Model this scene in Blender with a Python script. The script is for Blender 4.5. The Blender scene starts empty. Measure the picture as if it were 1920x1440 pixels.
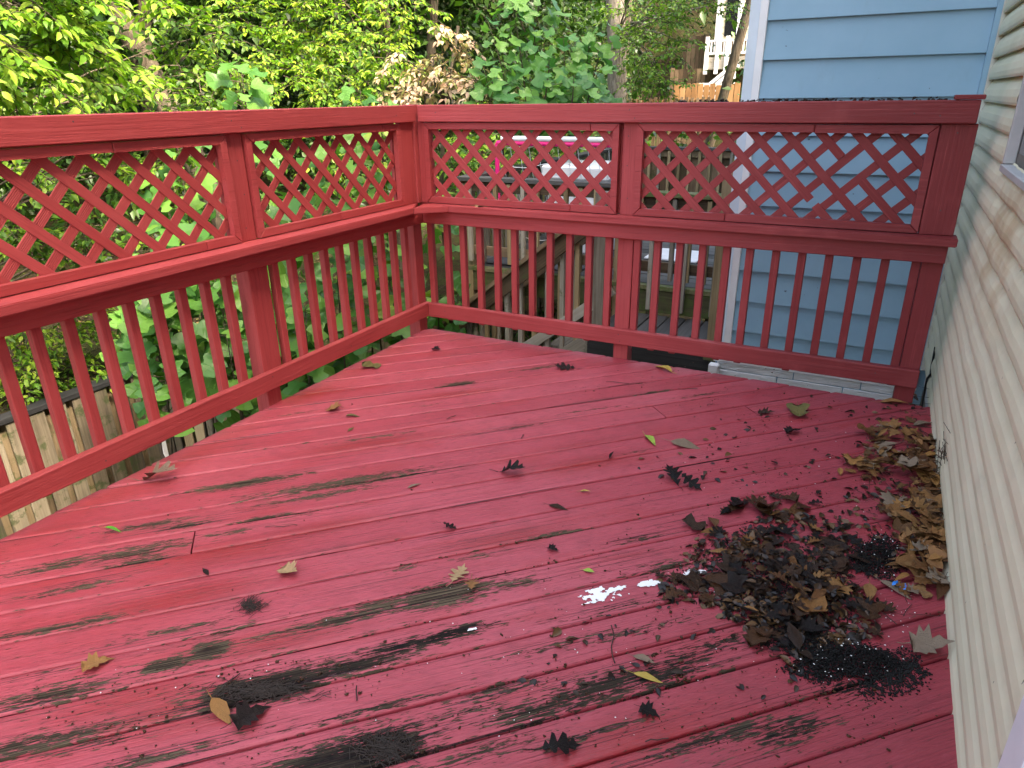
import bpy, bmesh, math, random
import numpy as np
from mathutils import Matrix, Vector, noise as mnoise

random.seed(11); rng = np.random.default_rng(11)
SC = bpy.context.scene
COL = SC.collection
R_ = math.radians

# ------------------------------------------------------------------ camera
CAM_H = 1.45
_c = np.array([960., 720.]); _va = np.array([1698., 171.]); _vb = np.array([-1699., 220.])
FPX = math.sqrt(-np.dot(_va - _c, _vb - _c))
def _ray(p): return np.array([p[0] - 960., -(p[1] - 720.), -FPX])
_Y = _ray(_va); _Y /= np.linalg.norm(_Y)
_X = -_ray(_vb); _X /= np.linalg.norm(_X); _X -= _Y * _X.dot(_Y); _X /= np.linalg.norm(_X)
CR = np.array([_X, _Y, np.cross(_X, _Y)])
CAMP = np.array([0, 0, CAM_H])
cd = bpy.data.cameras.new('camera'); cam = bpy.data.objects.new('camera', cd); COL.objects.link(cam)
cd.sensor_width = 36; cd.lens = FPX / 1920 * 36; cd.clip_end = 500; cd.clip_start = .05
M = Matrix(CR.tolist()).to_4x4(); M.translation = (0, 0, CAM_H); cam.matrix_world = M
SC.camera = cam

# ------------------------------------------------------------------ world, sun, exposure
SUN_EL, SUN_AZ = 50, 104          # azimuth measured from +Y towards +X
w = bpy.data.worlds.new('World'); SC.world = w; w.use_nodes = True
nt = w.node_tree; bg = nt.nodes['Background']
sky = nt.nodes.new('ShaderNodeTexSky'); sky.sky_type = 'NISHITA'; sky.sun_disc = False
sky.sun_elevation = R_(SUN_EL); sky.sun_rotation = R_(SUN_AZ)
sky.air_density = 1.0; sky.dust_density = 6.0; sky.ozone_density = .6
nt.links.new(sky.outputs[0], bg.inputs[0]); bg.inputs[1].default_value = .15
sd = bpy.data.lights.new('sun', 'SUN'); sun = bpy.data.objects.new('sun', sd); COL.objects.link(sun)
sd.energy = 1.2; sd.angle = R_(6); sd.color = (1, .95, .86)
_sd = Vector((math.sin(R_(SUN_AZ)) * math.cos(R_(SUN_EL)), math.cos(R_(SUN_AZ)) * math.cos(R_(SUN_EL)), math.sin(R_(SUN_EL))))
sun.rotation_euler = _sd.to_track_quat('Z', 'Y').to_euler()
SC.view_settings.view_transform = 'Standard'; SC.view_settings.look = 'None'
SC.view_settings.exposure = 2.95; SC.view_settings.gamma = 1
SC.view_settings.use_white_balance = True
SC.view_settings.white_balance_temperature = 7300
SC.view_settings.white_balance_tint = 8
SC.cycles.max_bounces = 7; SC.cycles.diffuse_bounces = 4; SC.cycles.transmission_bounces = 6
SC.cycles.use_denoising = True

# ------------------------------------------------------------------ pixel helpers (points on real planes)
def _d(px, py): return CR @ _ray((px, py))
def on_z(px, py, z=0.):
    d = _d(px, py); return d * ((z - CAM_H) / d[2]) + CAMP
def on_x(px, py, x):
    d = _d(px, py); return d * (x / d[0]) + CAMP
def on_y(px, py, y):
    d = _d(px, py); return d * (y / d[1]) + CAMP
def at_dist(px, py, r):
    d = _d(px, py); return d / np.linalg.norm(d) * r + CAMP
def project(P):
    q = (np.asarray(P) - CAMP) @ CR      # rows -> camera axes
    return np.stack([960 + FPX * q[:, 0] / -q[:, 2], 720 - FPX * q[:, 1] / -q[:, 2]], 1), -q[:, 2]

# ------------------------------------------------------------------ object helpers
W = {}
def place(o, Mw, parent=None):
    COL.objects.link(o)
    if parent is not None:
        o.parent = parent; o.matrix_parent_inverse = W[parent].inverted()
    o.matrix_basis = Mw; W[o] = Mw.copy()
    return o
def tag(o, label=None, cat=None, group=None, kind=None):
    if label: o['label'] = label
    if cat: o['category'] = cat
    if group: o['group'] = group
    if kind: o['kind'] = kind
    return o
def empty(name, loc, parent=None):
    return place(bpy.data.objects.new(name, None), Matrix.Translation(Vector([float(v) for v in loc])), parent)
def thing(name, label, cat, loc=(0, 0, 0), group=None):
    return tag(empty(name, loc), label, cat, group)
def mesh(name, v, f, mat, smooth=False):
    me = bpy.data.meshes.new(name); me.from_pydata([tuple(map(float, p)) for p in v], [], [tuple(map(int, q)) for q in f])
    if smooth: me.shade_smooth()
    if mat: me.materials.append(mat)
    me.update(); return me
def mobj(name, v, f, mat, parent=None, smooth=False, Mw=None):
    return place(bpy.data.objects.new(name, mesh(name, v, f, mat, smooth)), Mw or Matrix.Identity(4), parent)
def big_mesh(name, V, F, mat, attrs=None, smooth=False):
    """V (n,3), F (m,3|4) numpy"""
    me = bpy.data.meshes.new(name); k = F.shape[1]
    me.vertices.add(len(V)); me.vertices.foreach_set('co', V.astype(np.float32).ravel())
    me.loops.add(F.size); me.loops.foreach_set('vertex_index', F.astype(np.int32).ravel())
    me.polygons.add(len(F)); me.polygons.foreach_set('loop_start', np.arange(0, F.size, k, dtype=np.int32))
    if smooth: me.polygons.foreach_set('use_smooth', np.ones(len(F), bool))
    for nme, arr in (attrs or {}).items():
        if arr.ndim == 1:
            a = me.attributes.new(nme, 'FLOAT', 'POINT'); a.data.foreach_set('value', arr.astype(np.float32))
        else:
            a = me.attributes.new(nme, 'FLOAT_VECTOR', 'POINT'); a.data.foreach_set('vector', arr.astype(np.float32).ravel())
    me.materials.append(mat); me.update(calc_edges=True); me.validate(); return me
_bc = {}
def box_mesh(L, w_, h_, mat, bev=.003):
    key = (round(L, 4), round(w_, 4), round(h_, 4), mat.name, bev)
    if key in _bc: return _bc[key]
    bm = bmesh.new(); bmesh.ops.create_cube(bm, size=1)
    for v in bm.verts: v.co = Vector((v.co.x * L, v.co.y * w_, v.co.z * h_))
    if bev: bmesh.ops.bevel(bm, geom=bm.edges[:], offset=bev, segments=1, affect='EDGES')
    me = bpy.data.meshes.new('lumber'); bm.to_mesh(me); bm.free(); me.materials.append(mat)
    _bc[key] = me; return me
def frame(p0, p1, up=(0, 0, 1)):
    p0, p1, up = Vector([float(a) for a in p0]), Vector([float(a) for a in p1]), Vector(up)
    x = (p1 - p0); L = x.length; x.normalize()
    y = up.cross(x)
    if y.length < 1e-4: y = Vector((0, 1, 0)).cross(x)
    y.normalize(); z = x.cross(y)
    Mw = Matrix((x, y, z)).transposed().to_4x4(); Mw.translation = (p0 + p1) / 2
    return Mw, L
def lumber(name, p0, p1, w_, h_, mat, parent=None, up=(0, 0, 1), bev=.003):
    """board from p0 to p1 (centre line), w_ across, h_ along up"""
    Mw, L = frame(p0, p1, up)
    return place(bpy.data.objects.new(name, box_mesh(L, w_, h_, mat, bev)), Mw, parent)
def boxb(name, lo, hi, mat, parent=None, bev=.003):
    """axis aligned box; its longest side becomes local X so that grain runs along it"""
    lo, hi = np.array(lo, float), np.array(hi, float); s = hi - lo; c = (lo + hi) / 2
    k = int(np.argmax(s)); a = c.copy(); b = c.copy(); a[k] = lo[k]; b[k] = hi[k]
    up = (0, 0, 1) if k != 2 else (0, 1, 0)
    if k == 0: w_, h_ = s[1], s[2]
    elif k == 1: w_, h_ = s[0], s[2]
    else: w_, h_ = s[0], s[1]
    return lumber(name, a, b, w_, h_, mat, parent, up, bev)
def tube(pts, rad, n=6):
    pts = np.asarray(pts, float); rad = np.broadcast_to(np.asarray(rad, float), (len(pts),))
    T = np.gradient(pts, axis=0); T /= np.linalg.norm(T, axis=1)[:, None] + 1e-9
    ref = np.array([.31, .87, .12]); U = np.cross(T, ref); U /= np.linalg.norm(U, axis=1)[:, None] + 1e-9
    Vv = np.cross(T, U); a = np.linspace(0, 2 * np.pi, n, endpoint=False)
    V = pts[:, None, :] + rad[:, None, None] * (np.cos(a)[None, :, None] * U[:, None, :] + np.sin(a)[None, :, None] * Vv[:, None, :])
    i = np.arange(len(pts) - 1)[:, None] * n; j = np.arange(n)[None, :]; j2 = (j + 1) % n
    F = np.stack([i + j, i + j2, i + n + j2, i + n + j], -1).reshape(-1, 4)
    return V.reshape(-1, 3), F
def merge(parts):
    Vs, Fs, o = [], [], 0
    for V, F in parts: Vs.append(V); Fs.append(F + o); o += len(V)
    return np.concatenate(Vs), np.concatenate(Fs)

# ------------------------------------------------------------------ materials
class NT:
    def __init__(s, name):
        s.m = bpy.data.materials.new(name); s.m.use_nodes = True; s.t = s.m.node_tree
        s.b = s.t.nodes['Principled BSDF']; s.out = s.t.nodes['Material Output']
    def n(s, ty, **kw):
        nd = s.t.nodes.new('ShaderNode' + ty)
        for k, v in kw.items():
            if k.startswith('i_'):
                key = k[2:]; key = int(key) if key.isdigit() else key
                nd.inputs[key].default_value = v
            else: setattr(nd, k, v)
        return nd
    def l(s, a, b): s.t.links.new(a, b)
    def noise(s, vec, scale=5, detail=3, rough=.55, sc=None):
        if sc is not None:
            mp = s.n('Mapping'); mp.inputs['Scale'].default_value = sc; s.l(vec, mp.inputs[0]); vec = mp.outputs[0]
        nd = s.n('TexNoise'); nd.inputs['Scale'].default_value = scale; nd.inputs['Detail'].default_value = detail
        nd.inputs['Roughness'].default_value = rough; s.l(vec, nd.inputs['Vector']); return nd.outputs['Fac']
    def ramp(s, fac, stops, interp='LINEAR'):
        r = s.n('ValToRGB'); r.color_ramp.interpolation = interp; e = r.color_ramp.elements
        while len(e) < len(stops): e.new(.5)
        for q, (p, c) in zip(e, stops): q.position = p; q.color = (c + (1,)) if len(c) == 3 else c
        s.l(fac, r.inputs[0]); return r.outputs[0]
    def mix(s, fac, a, b, mode='MIX'):
        x = s.n('Mix', data_type='RGBA', blend_type=mode)
        for inp, v in ((0, fac), (6, a), (7, b)):
            if hasattr(v, 'is_output'): s.l(v, x.inputs[inp])
            else: x.inputs[inp].default_value = (v + (1,)) if isinstance(v, tuple) and len(v) == 3 else v
        return x.outputs[2]
    def math(s, op, a, b=None, c=None, clamp=False):
        x = s.n('Math', operation=op); x.use_clamp = clamp
        for i, v in enumerate((a, b, c)):
            if v is None: continue
            if hasattr(v, 'is_output'): s.l(v, x.inputs[i])
            else: x.inputs[i].default_value = v
        return x.outputs[0]
    def step(s, v, lo, hi):
        x = s.n('MapRange', interpolation_type='SMOOTHSTEP'); s.l(v, x.inputs[0])
        x.inputs[1].default_value = lo; x.inputs[2].default_value = hi; return x.outputs[0]
    def bump(s, h, strength=.3, dist=.01, prev=None):
        x = s.n('Bump'); x.inputs['Strength'].default_value = strength; x.inputs['Distance'].default_value = dist
        s.l(h, x.inputs['Height'])
        if prev is not None: s.l(prev, x.inputs['Normal'])
        return x.outputs[0]
    def obj(s): return s.n('TexCoord').outputs['Object']
    def rnd(s): return s.n('ObjectInfo').outputs['Random']
    def geo(s): return s.n('NewGeometry').outputs['Position']
    def attr(s, name, out='Fac'): a = s.n('Attribute'); a.attribute_name = name; return a.outputs[out]
    def set(s, col=None, rough=None, spec=None, nor=None):
        for v, k in ((col, 'Base Color'), (rough, 'Roughness'), (spec, 'Specular IOR Level'), (nor, 'Normal')):
            if v is None: continue
            if hasattr(v, 'is_output'): s.l(v, s.b.inputs[k])
            else: s.b.inputs[k].default_value = (v + (1,)) if isinstance(v, tuple) else v
        return s.m
def shift_obj(s):
    """object coordinates shifted per object so that alike pieces do not repeat"""
    r = s.rnd(); cb = s.n('CombineXYZ'); a = s.math('MULTIPLY', r, 37.)
    for i in range(3): s.l(a, cb.inputs[i])
    v = s.n('VectorMath', operation='ADD'); s.l(s.obj(), v.inputs[0]); s.l(cb.outputs[0], v.inputs[1]); return v.outputs[0]

def red_paint(name, groove=False):
    s = NT(name); v = shift_obj(s)
    big = s.noise(v, 2.2, 3, .6, (1, 2.5, 2.5)); grain = s.noise(v, 9, 4, .65, (.25, 9, 9)); fine = s.noise(v, 40, 3, .6, (.15, 5, 5))
    tone = s.math('ADD', s.math('MULTIPLY', big, .6), s.math('MULTIPLY', s.rnd(), .35))
    col = s.ramp(tone, [(.2, (.33, .047, .049)), (.55, (.39, .060, .063)), (.85, (.445, .078, .081))])
    sep0 = s.n('SeparateXYZ'); s.l(s.geo(), sep0.inputs[0]); dark_x = s.step(s.math('ADD', sep0.outputs[0], s.math('MULTIPLY', s.noise(s.geo(), 1.3, 3, .6), .9)), -1.1, .55)
    col = s.mix(s.math('MULTIPLY', dark_x, .80), col, (.125, .016, .018))  # railing colour gets darker towards +X, border broken up by noise
    col = s.mix(s.math('MULTIPLY', s.step(grain, .52, .70), .42), col, (.20, .022, .024))
    strk = s.noise(v, 30, 4, .7, (.06, 3, 3)); col = s.mix(s.math('MULTIPLY', s.step(strk, .60, .70), .45), col, (.11, .015, .016)); col = s.mix(s.math('MULTIPLY', s.step(strk, .42, .30), .25), col, (.56, .12, .12))
    mk = s.noise(v, 5, 5, .75); col = s.mix(s.math('MULTIPLY', s.step(mk, .62, .72), .35), col, (.20, .045, .04))
    chip = s.noise(v, 13, 5, .7, (.5, 3, 3)); col = s.mix(s.step(chip, .735, .76), col, (.16, .07, .05))
    fade = s.noise(v, 4, 4, .6); col = s.mix(s.math('MULTIPLY', s.step(fade, .5, .75), .2), col, (.46, .11, .11))
    h = s.math('ADD', s.math('MULTIPLY', grain, 1.), s.math('MULTIPLY', fine, .5))
    nor = s.bump(s.math('ADD', h, strk), .5, .004)
    if groove:
        sep = s.n('SeparateXYZ'); s.l(s.obj(), sep.inputs[0])
        wv = s.math('SINE', s.math('MULTIPLY', sep.outputs[1], 6.283 / .0065))
        nor = s.bump(wv, .5, .0012, nor)
    return s.set(col, s.ramp(big, [(.3, (.45,) * 3), (.7, (.62,) * 3)]), .28, nor)
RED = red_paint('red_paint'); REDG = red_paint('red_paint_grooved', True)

def deck_paint():
    s = NT('worn_deck_paint'); g = s.attr('grain', 'Vector'); P = s.geo()
    wear = s.attr('wear'); black = s.attr('black'); wet = s.attr('wet'); tone = s.attr('tone')
    st = s.noise(g, 6, 5, .65, (1.2, 6, 1)); fin = s.noise(g, 22, 5, .7, (.9, 5., 1)); fin2 = s.noise(g, 60, 4, .65, (.42, 3., 1)); lines = s.noise(g, 60, 2, .5, (.02, 4.2, 1))
    blot = s.noise(P, 2.1, 4, .6); sm = s.noise(P, 9, 4, .6)
    col = s.ramp(s.math('ADD', s.math('MULTIPLY', blot, .75), s.math('MULTIPLY', tone, .4)),
                 [(.25, (.325, .034, .048)), (.5, (.38, .047, .066)), (.8, (.435, .070, .094))])
    sep0 = s.n('SeparateXYZ'); s.l(P, sep0.inputs[0]); dark_x = s.step(s.math('ADD', sep0.outputs[0], s.math('MULTIPLY', s.noise(P, 1.1, 3, .6), .9)), -.5, .95)
    col = s.mix(s.math('MULTIPLY', dark_x, .6), col, (.20, .024, .032))  # board colour also deepens towards +X, with a noisy transition
    col = s.mix(s.math('MULTIPLY', s.step(s.noise(g, 5, 3, .5, (.5, 2, 1)), .5, .72), .4), col, (.33, .020, .020))
    col = s.mix(s.math('MULTIPLY', wet, .8), col, (.29, .016, .016))
    col = s.mix(s.math('MULTIPLY', s.step(fin, .48, .72), .42), col, (.15, .018, .026))
    col = s.mix(s.math('MULTIPLY', s.step(fin2, .52, .70), .30), col, (.13, .016, .022))
    col = s.mix(s.math('MULTIPLY', s.step(fin2, .46, .30), .2), col, (.50, .11, .14))
    col = s.mix(s.math('MULTIPLY', s.step(sm, .52, .72), .25), col, (.17, .03, .035))
    col = s.mix(s.math('MULTIPLY', s.step(lines, .54, .68), .45), col, (.12, .014, .02))
    # peeling: attribute decides where, stretched noise decides the ragged shape
    k = s.math('ADD', s.math('MULTIPLY', st, .8), s.math('ADD', s.math('MULTIPLY', fin, 1.5), s.math('MULTIPLY', fin2, 2.1)))
    peel = s.step(s.math('ADD', k, s.math('MULTIPLY', wear, .86)), 2.74, 2.80)
    wood = s.ramp(s.noise(g, 30, 4, .7, (.12, 6, 1)), [(.28, (.020, .015, .010)), (.5, (.095, .072, .046)), (.72, (.25, .195, .125))])
    wood = s.mix(s.math('MULTIPLY', black, .9), wood, (.010, .009, .009))
    rim = s.step(s.math('ADD', k, s.math('MULTIPLY', wear, .86)), 2.62, 2.75)
    col = s.mix(s.math('MULTIPLY', rim, .45), col, (.12, .022, .022))
    col = s.mix(peel, col, wood)
    # hairline checks along the grain
    crack = s.step(s.math('ADD', lines, s.math('MULTIPLY', wear, .16)), .675, .72)
    col = s.mix(s.math('MULTIPLY', crack, .85), col, (.018, .011, .012))
    soot = s.step(s.math('ADD', s.math('MULTIPLY', sm, .7), s.math('ADD', s.math('MULTIPLY', black, .62), s.math('MULTIPLY', s.math('ADD', fin, fin2), .7))), 1.62, 1.72)
    col = s.mix(s.math('MULTIPLY', soot, .92), col, (.011, .010, .010))
    h = s.math('SUBTRACT', s.math('ADD', s.math('MULTIPLY', fin, .9), s.math('MULTIPLY', lines, .9)), s.math('MULTIPLY', peel, .7))
    h = s.math('SUBTRACT', h, crack)
    nor = s.bump(h, .75, .004)
    ro = s.math('ADD', s.math('MULTIPLY', sm, .3), .34); ro = s.math('SUBTRACT', ro, s.math('MULTIPLY', wet, .12))
    ro = s.math('ADD', ro, s.math('MULTIPLY', s.math('MAXIMUM', peel, soot), .55), None, True)
    sp = s.math('SUBTRACT', .5, s.math('MULTIPLY', s.math('MAXIMUM', peel, soot), .4))
    return s.set(col, ro, sp, nor)
DECK = deck_paint()

def wood(name, a, b, c, rough=.75, moss=None, lvl=.62):
    s = NT(name); v = shift_obj(s); r = s.rnd()
    gr = s.noise(v, 14, 5, .65, (.12, 4, 4)); bl = s.noise(v, 3, 4, .6, (.6, 1, 1))
    k = s.math('ADD', s.math('MULTIPLY', gr, .55), s.math('ADD', s.math('MULTIPLY', bl, .35), s.math('MULTIPLY', s.math('SUBTRACT', r, .5), .35)))
    col = s.ramp(k, [(.22, a), (.45, b), (.7, c)])
    kn = s.noise(v, 5, 2, .4, (.5, 1.6, 1.6)); col = s.mix(s.math('MULTIPLY', s.step(kn, .66, .72), .6), col, a)
    if moss: col = s.mix(s.math('MULTIPLY', s.step(s.noise(v, 6, 5, .7), lvl - .06, lvl + .06), .8), col, moss)
    return s.set(col, rough, .25, s.bump(gr, .5, .004))
FENCEW = wood('fence_wood', (.035, .028, .020), (.12, .095, .065), (.225, .185, .13), moss=(.035, .048, .014), lvl=.57)
FENCED = wood('fence_wood_dark', (.05, .035, .022), (.15, .105, .062), (.27, .20, .12), moss=(.05, .07, .02), lvl=.6)
CAPW = wood('fence_cap_black', (.012, .012, .013), (.03, .029, .03), (.06, .058, .058))
GREYW = wood('weathered_grey_wood', (.10, .085, .065), (.26, .225, .18), (.42, .38, .32), moss=(.11, .12, .05), lvl=.64)
BROWNW = wood('weathered_brown_wood', (.045, .03, .018), (.13, .085, .05), (.27, .19, .12), moss=(.07, .08, .03), lvl=.6)
TANW = wood('tan_wood', (.15, .105, .055), (.30, .22, .12), (.42, .32, .19), moss=(.14, .15, .06), lvl=.66)
MOSSW = wood('mossy_wood', (.05, .045, .022), (.115, .11, .05), (.21, .19, .10), moss=(.08, .11, .03), lvl=.5)
DKDECK = wood('dark_deck_wood', (.02, .019, .019), (.055, .052, .052), (.11, .105, .10), rough=.6)
ORANGEW = wood('orange_fence_wood', (.17, .085, .035), (.32, .17, .07), (.42, .25, .12))

def plain(name, col, rough=.5, var=.12, spec=.4, scale=6):
    s = NT(name); v = shift_obj(s); n = s.noise(v, scale, 4, .6)
    d = tuple(c * (1 - var) for c in col); e = tuple(min(1, c * (1 + var)) for c in col)
    return s.set(s.ramp(n, [(.3, d), (.7, e)]), rough, spec, s.bump(n, .08, .01))
WHITE = plain('white_trim', (.78, .78, .80), .42, .05)
BLUE = None
def blue_siding():
    s = NT('blue_lap_siding'); v = s.geo(); n = s.noise(v, 3, 4, .6); f = s.noise(v, 60, 3, .6, (.3, 1, 2))
    col = s.ramp(n, [(.3, (.215, .37, .485)), (.7, (.25, .41, .53))])
    sp = s.noise(v, 38, 2, .4); col = s.mix(s.math('MULTIPLY', s.step(sp, .76, .78), .8), col, (.05, .06, .07))
    dr = s.noise(v, 7, 4, .65, (1, 1, .3)); col = s.mix(s.math('MULTIPLY', s.step(dr, .58, .75), .12), col, (.16, .2, .22))
    return s.set(col, .55, .35, s.bump(f, .12, .003))
BLUE = blue_siding()
def beige_siding():
    s = NT('beige_vinyl_siding'); v = s.geo(); n = s.noise(v, 2.4, 5, .65); gr = s.noise(v, 40, 3, .6, (1, .12, 1.6))
    col = s.ramp(n, [(.3, (.62, .57, .40)), (.7, (.71, .655, .475))])
    dirt = s.noise(v, 5, 5, .7, (1, .5, 1)); col = s.mix(s.math('MULTIPLY', s.step(dirt, .55, .8), .32), col, (.30, .31, .245))
    # rust-brown heat stains below the window
    sep = s.n('SeparateXYZ'); s.l(v, sep.inputs[0])
    m = s.math('MULTIPLY', s.step(s.math('ABSOLUTE', s.math('SUBTRACT', sep.outputs[1], 2.85)), .75, .1), s.step(s.math('ABSOLUTE', s.math('SUBTRACT', sep.outputs[2], .98)), .42, .05))
    st = s.math('MULTIPLY', m, s.step(s.noise(v, 4.5, 4, .6), .38, .62)); col = s.mix(s.math('MULTIPLY', st, .55), col, (.40, .24, .10))
    sp = s.noise(v, 45, 2, .4); col = s.mix(s.math('MULTIPLY', s.step(sp, .77, .79), .7), col, (.06, .05, .04))
    return s.set(col, .5, .35, s.bump(gr, .22, .003))
BEIGE = beige_siding()
def stone_white():
    s = NT('white_painted_stone'); v = s.geo(); n = s.noise(v, 14, 5, .7, (.5, 1, 3)); 
    col = s.ramp(n, [(.3, (.68, .71, .74)), (.55, (.84, .86, .88)), (.8, (.88, .89, .90))])
    return s.set(col, .7, .2, s.bump(n, .9, .02))
STONE = stone_white()
GLASS = NT('dark_window_glass').set((.012, .013, .016), .06, .6)
PINK = plain('hot_pink_plastic', (.80, .02, .20), .35, .06)
FOAM = plain('pale_foam', (.72, .72, .74), .6, .12)
MATD = plain('dark_mat', (.05, .055, .065), .8, .3, scale=30)
SOILM = NT('black_wet_soil').set((.005, .0045, .004), .5, .25)
PERL = plain('white_perlite', (.78, .78, .76), .8, .1)
WPAINT = plain('white_paint_spill', (.82, .82, .80), .45, .04)
NAIL = plain('dark_nail', (.07, .05, .05), .5, .2)
BLUEP = plain('blue_wrapper', (.01, .22, .70), .25, .2)
BLACKC = NT('black_cable').set((.012, .012, .012), .4, .4)
REDPL = plain('red_plastic', (.75, .03, .03), .35, .1)
METAL = plain('grey_dome', (.25, .30, .29), .5, .25)

def bark(name, a, b):
    s = NT(name); v = s.obj(); n = s.noise(v, 11, 6, .7, (2.2, 2.2, .45)); l = s.noise(v, 3, 4, .6)
    col = s.ramp(n, [(.32, a), (.66, b)]); col = s.mix(s.math('MULTIPLY', s.step(l, .5, .7), .35), col, (.10, .12, .07))
    return s.set(col, .85, .15, s.bump(n, 1., .03))
BARK = bark('bark_brown', (.035, .027, .019), (.16, .125, .09)); BARKG = bark('bark_grey', (.075, .065, .05), (.34, .29, .235))
def leaf_mat(name, cols, obj=False, transl=.45, rough=.42, spec=.35):
    s = NT(name); r = s.rnd() if obj else s.attr('tint')
    n = len(cols); col = s.ramp(r, [((i + .5) / n, c) for i, c in enumerate(cols)])
    v = s.obj(); col = s.mix(s.math('MULTIPLY', s.noise(v, 14, 3, .6), .25), col, tuple(c * .6 for c in cols[0]))
    s.set(col, rough, spec)
    t = s.n('BsdfTranslucent'); tc = s.mix(1., col, (.80, 1.0, .42), 'MULTIPLY'); s.l(tc, t.inputs[0])
    m = s.n('MixShader'); m.inputs[0].default_value = transl; s.l(s.b.outputs[0], m.inputs[1]); s.l(t.outputs[0], m.inputs[2])
    s.l(m.outputs[0], s.out.inputs[0]); return s.m
def ground_mat():
    s = NT('forest_floor'); v = s.geo(); n = s.noise(v, 7, 6, .75); m = s.noise(v, 1.1, 4, .6); f = s.noise(v, 38, 4, .7)
    col = s.ramp(f, [(.3, (.014, .010, .007)), (.5, (.042, .030, .018)), (.72, (.11, .078, .045))])
    col = s.mix(s.math('MULTIPLY', s.step(s.math('ADD', n, s.math('MULTIPLY', m, .6)), .72, .92), .85), col, (.055, .068, .020))
    return s.set(col, .95, .1, s.bump(f, 1., .05))
GROUND = ground_mat()

# ------------------------------------------------------------------ terrain
FX, FY = -6.32, 4.12      # corner of the yard fence
def hgt(x, y):
    def sm(t): t = np.clip(t, 0, 1); return t * t * (3 - 2 * t)
    dl = FX - x; db = y - FY
    left = -2.75 + 1.62 * sm((dl + .02) / .12) + np.clip(dl, 0, None) * .17 + .020 * np.clip(dl - 3, 0, None) ** 1.6
    back = -2.75 + 1.5 * sm(db / .3) * sm((-x - 3.6) / .8) + np.clip(db, 0, None) * .09 + .016 * np.clip(db - 5, 0, None) ** 1.65
    z = np.maximum(left, back) - 2.6 * sm((y - 11) / 5) * sm((x + 12) / 4)
    return z + .06 * np.sin(x * 1.7 + y * .9) * np.sin(y * 1.3 - .4 * x) * (z > -2.6)
def axis_samples(lo, hi, dense_lo, dense_hi, d, far):
    a = np.arange(dense_lo, dense_hi, d); l = dense_lo - np.cumsum(np.geomspace(d, far, 40)); l = l[l > lo]
    h = dense_hi + np.cumsum(np.geomspace(d, far, 40)); h = h[h < hi]
    return np.concatenate([[lo], l[::-1], a, h, [hi]])
gx = axis_samples(-140, 140, -9, 1, .08, 9); gy = axis_samples(-60, 150, 0, 12, .1, 9)
GX, GY = np.meshgrid(gx, gy, indexing='ij'); GZ = np.minimum(hgt(GX, GY), 26)
nV = np.stack([GX, GY, GZ], -1).reshape(-1, 3); ni, nj = len(gx), len(gy)
ii, jj = np.meshgrid(np.arange(ni - 1), np.arange(nj - 1), indexing='ij'); q0 = (ii * nj + jj).ravel()
tag(place(bpy.data.objects.new('ground', big_mesh('ground', nV, np.stack([q0, q0 + nj, q0 + nj + 1, q0 + 1], 1), GROUND, smooth=True)), Matrix.Identity(4)), kind='structure')

# ------------------------------------------------------------------ the red deck
DX0, DX1, DY0, DY1 = -2.62, .388, -1.6, 3.728
S2 = 2 ** .5
BW, VOFF = .1481, 1.061
def uv_of(x, y): return (x + y) / S2, (y - x) / S2
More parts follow.
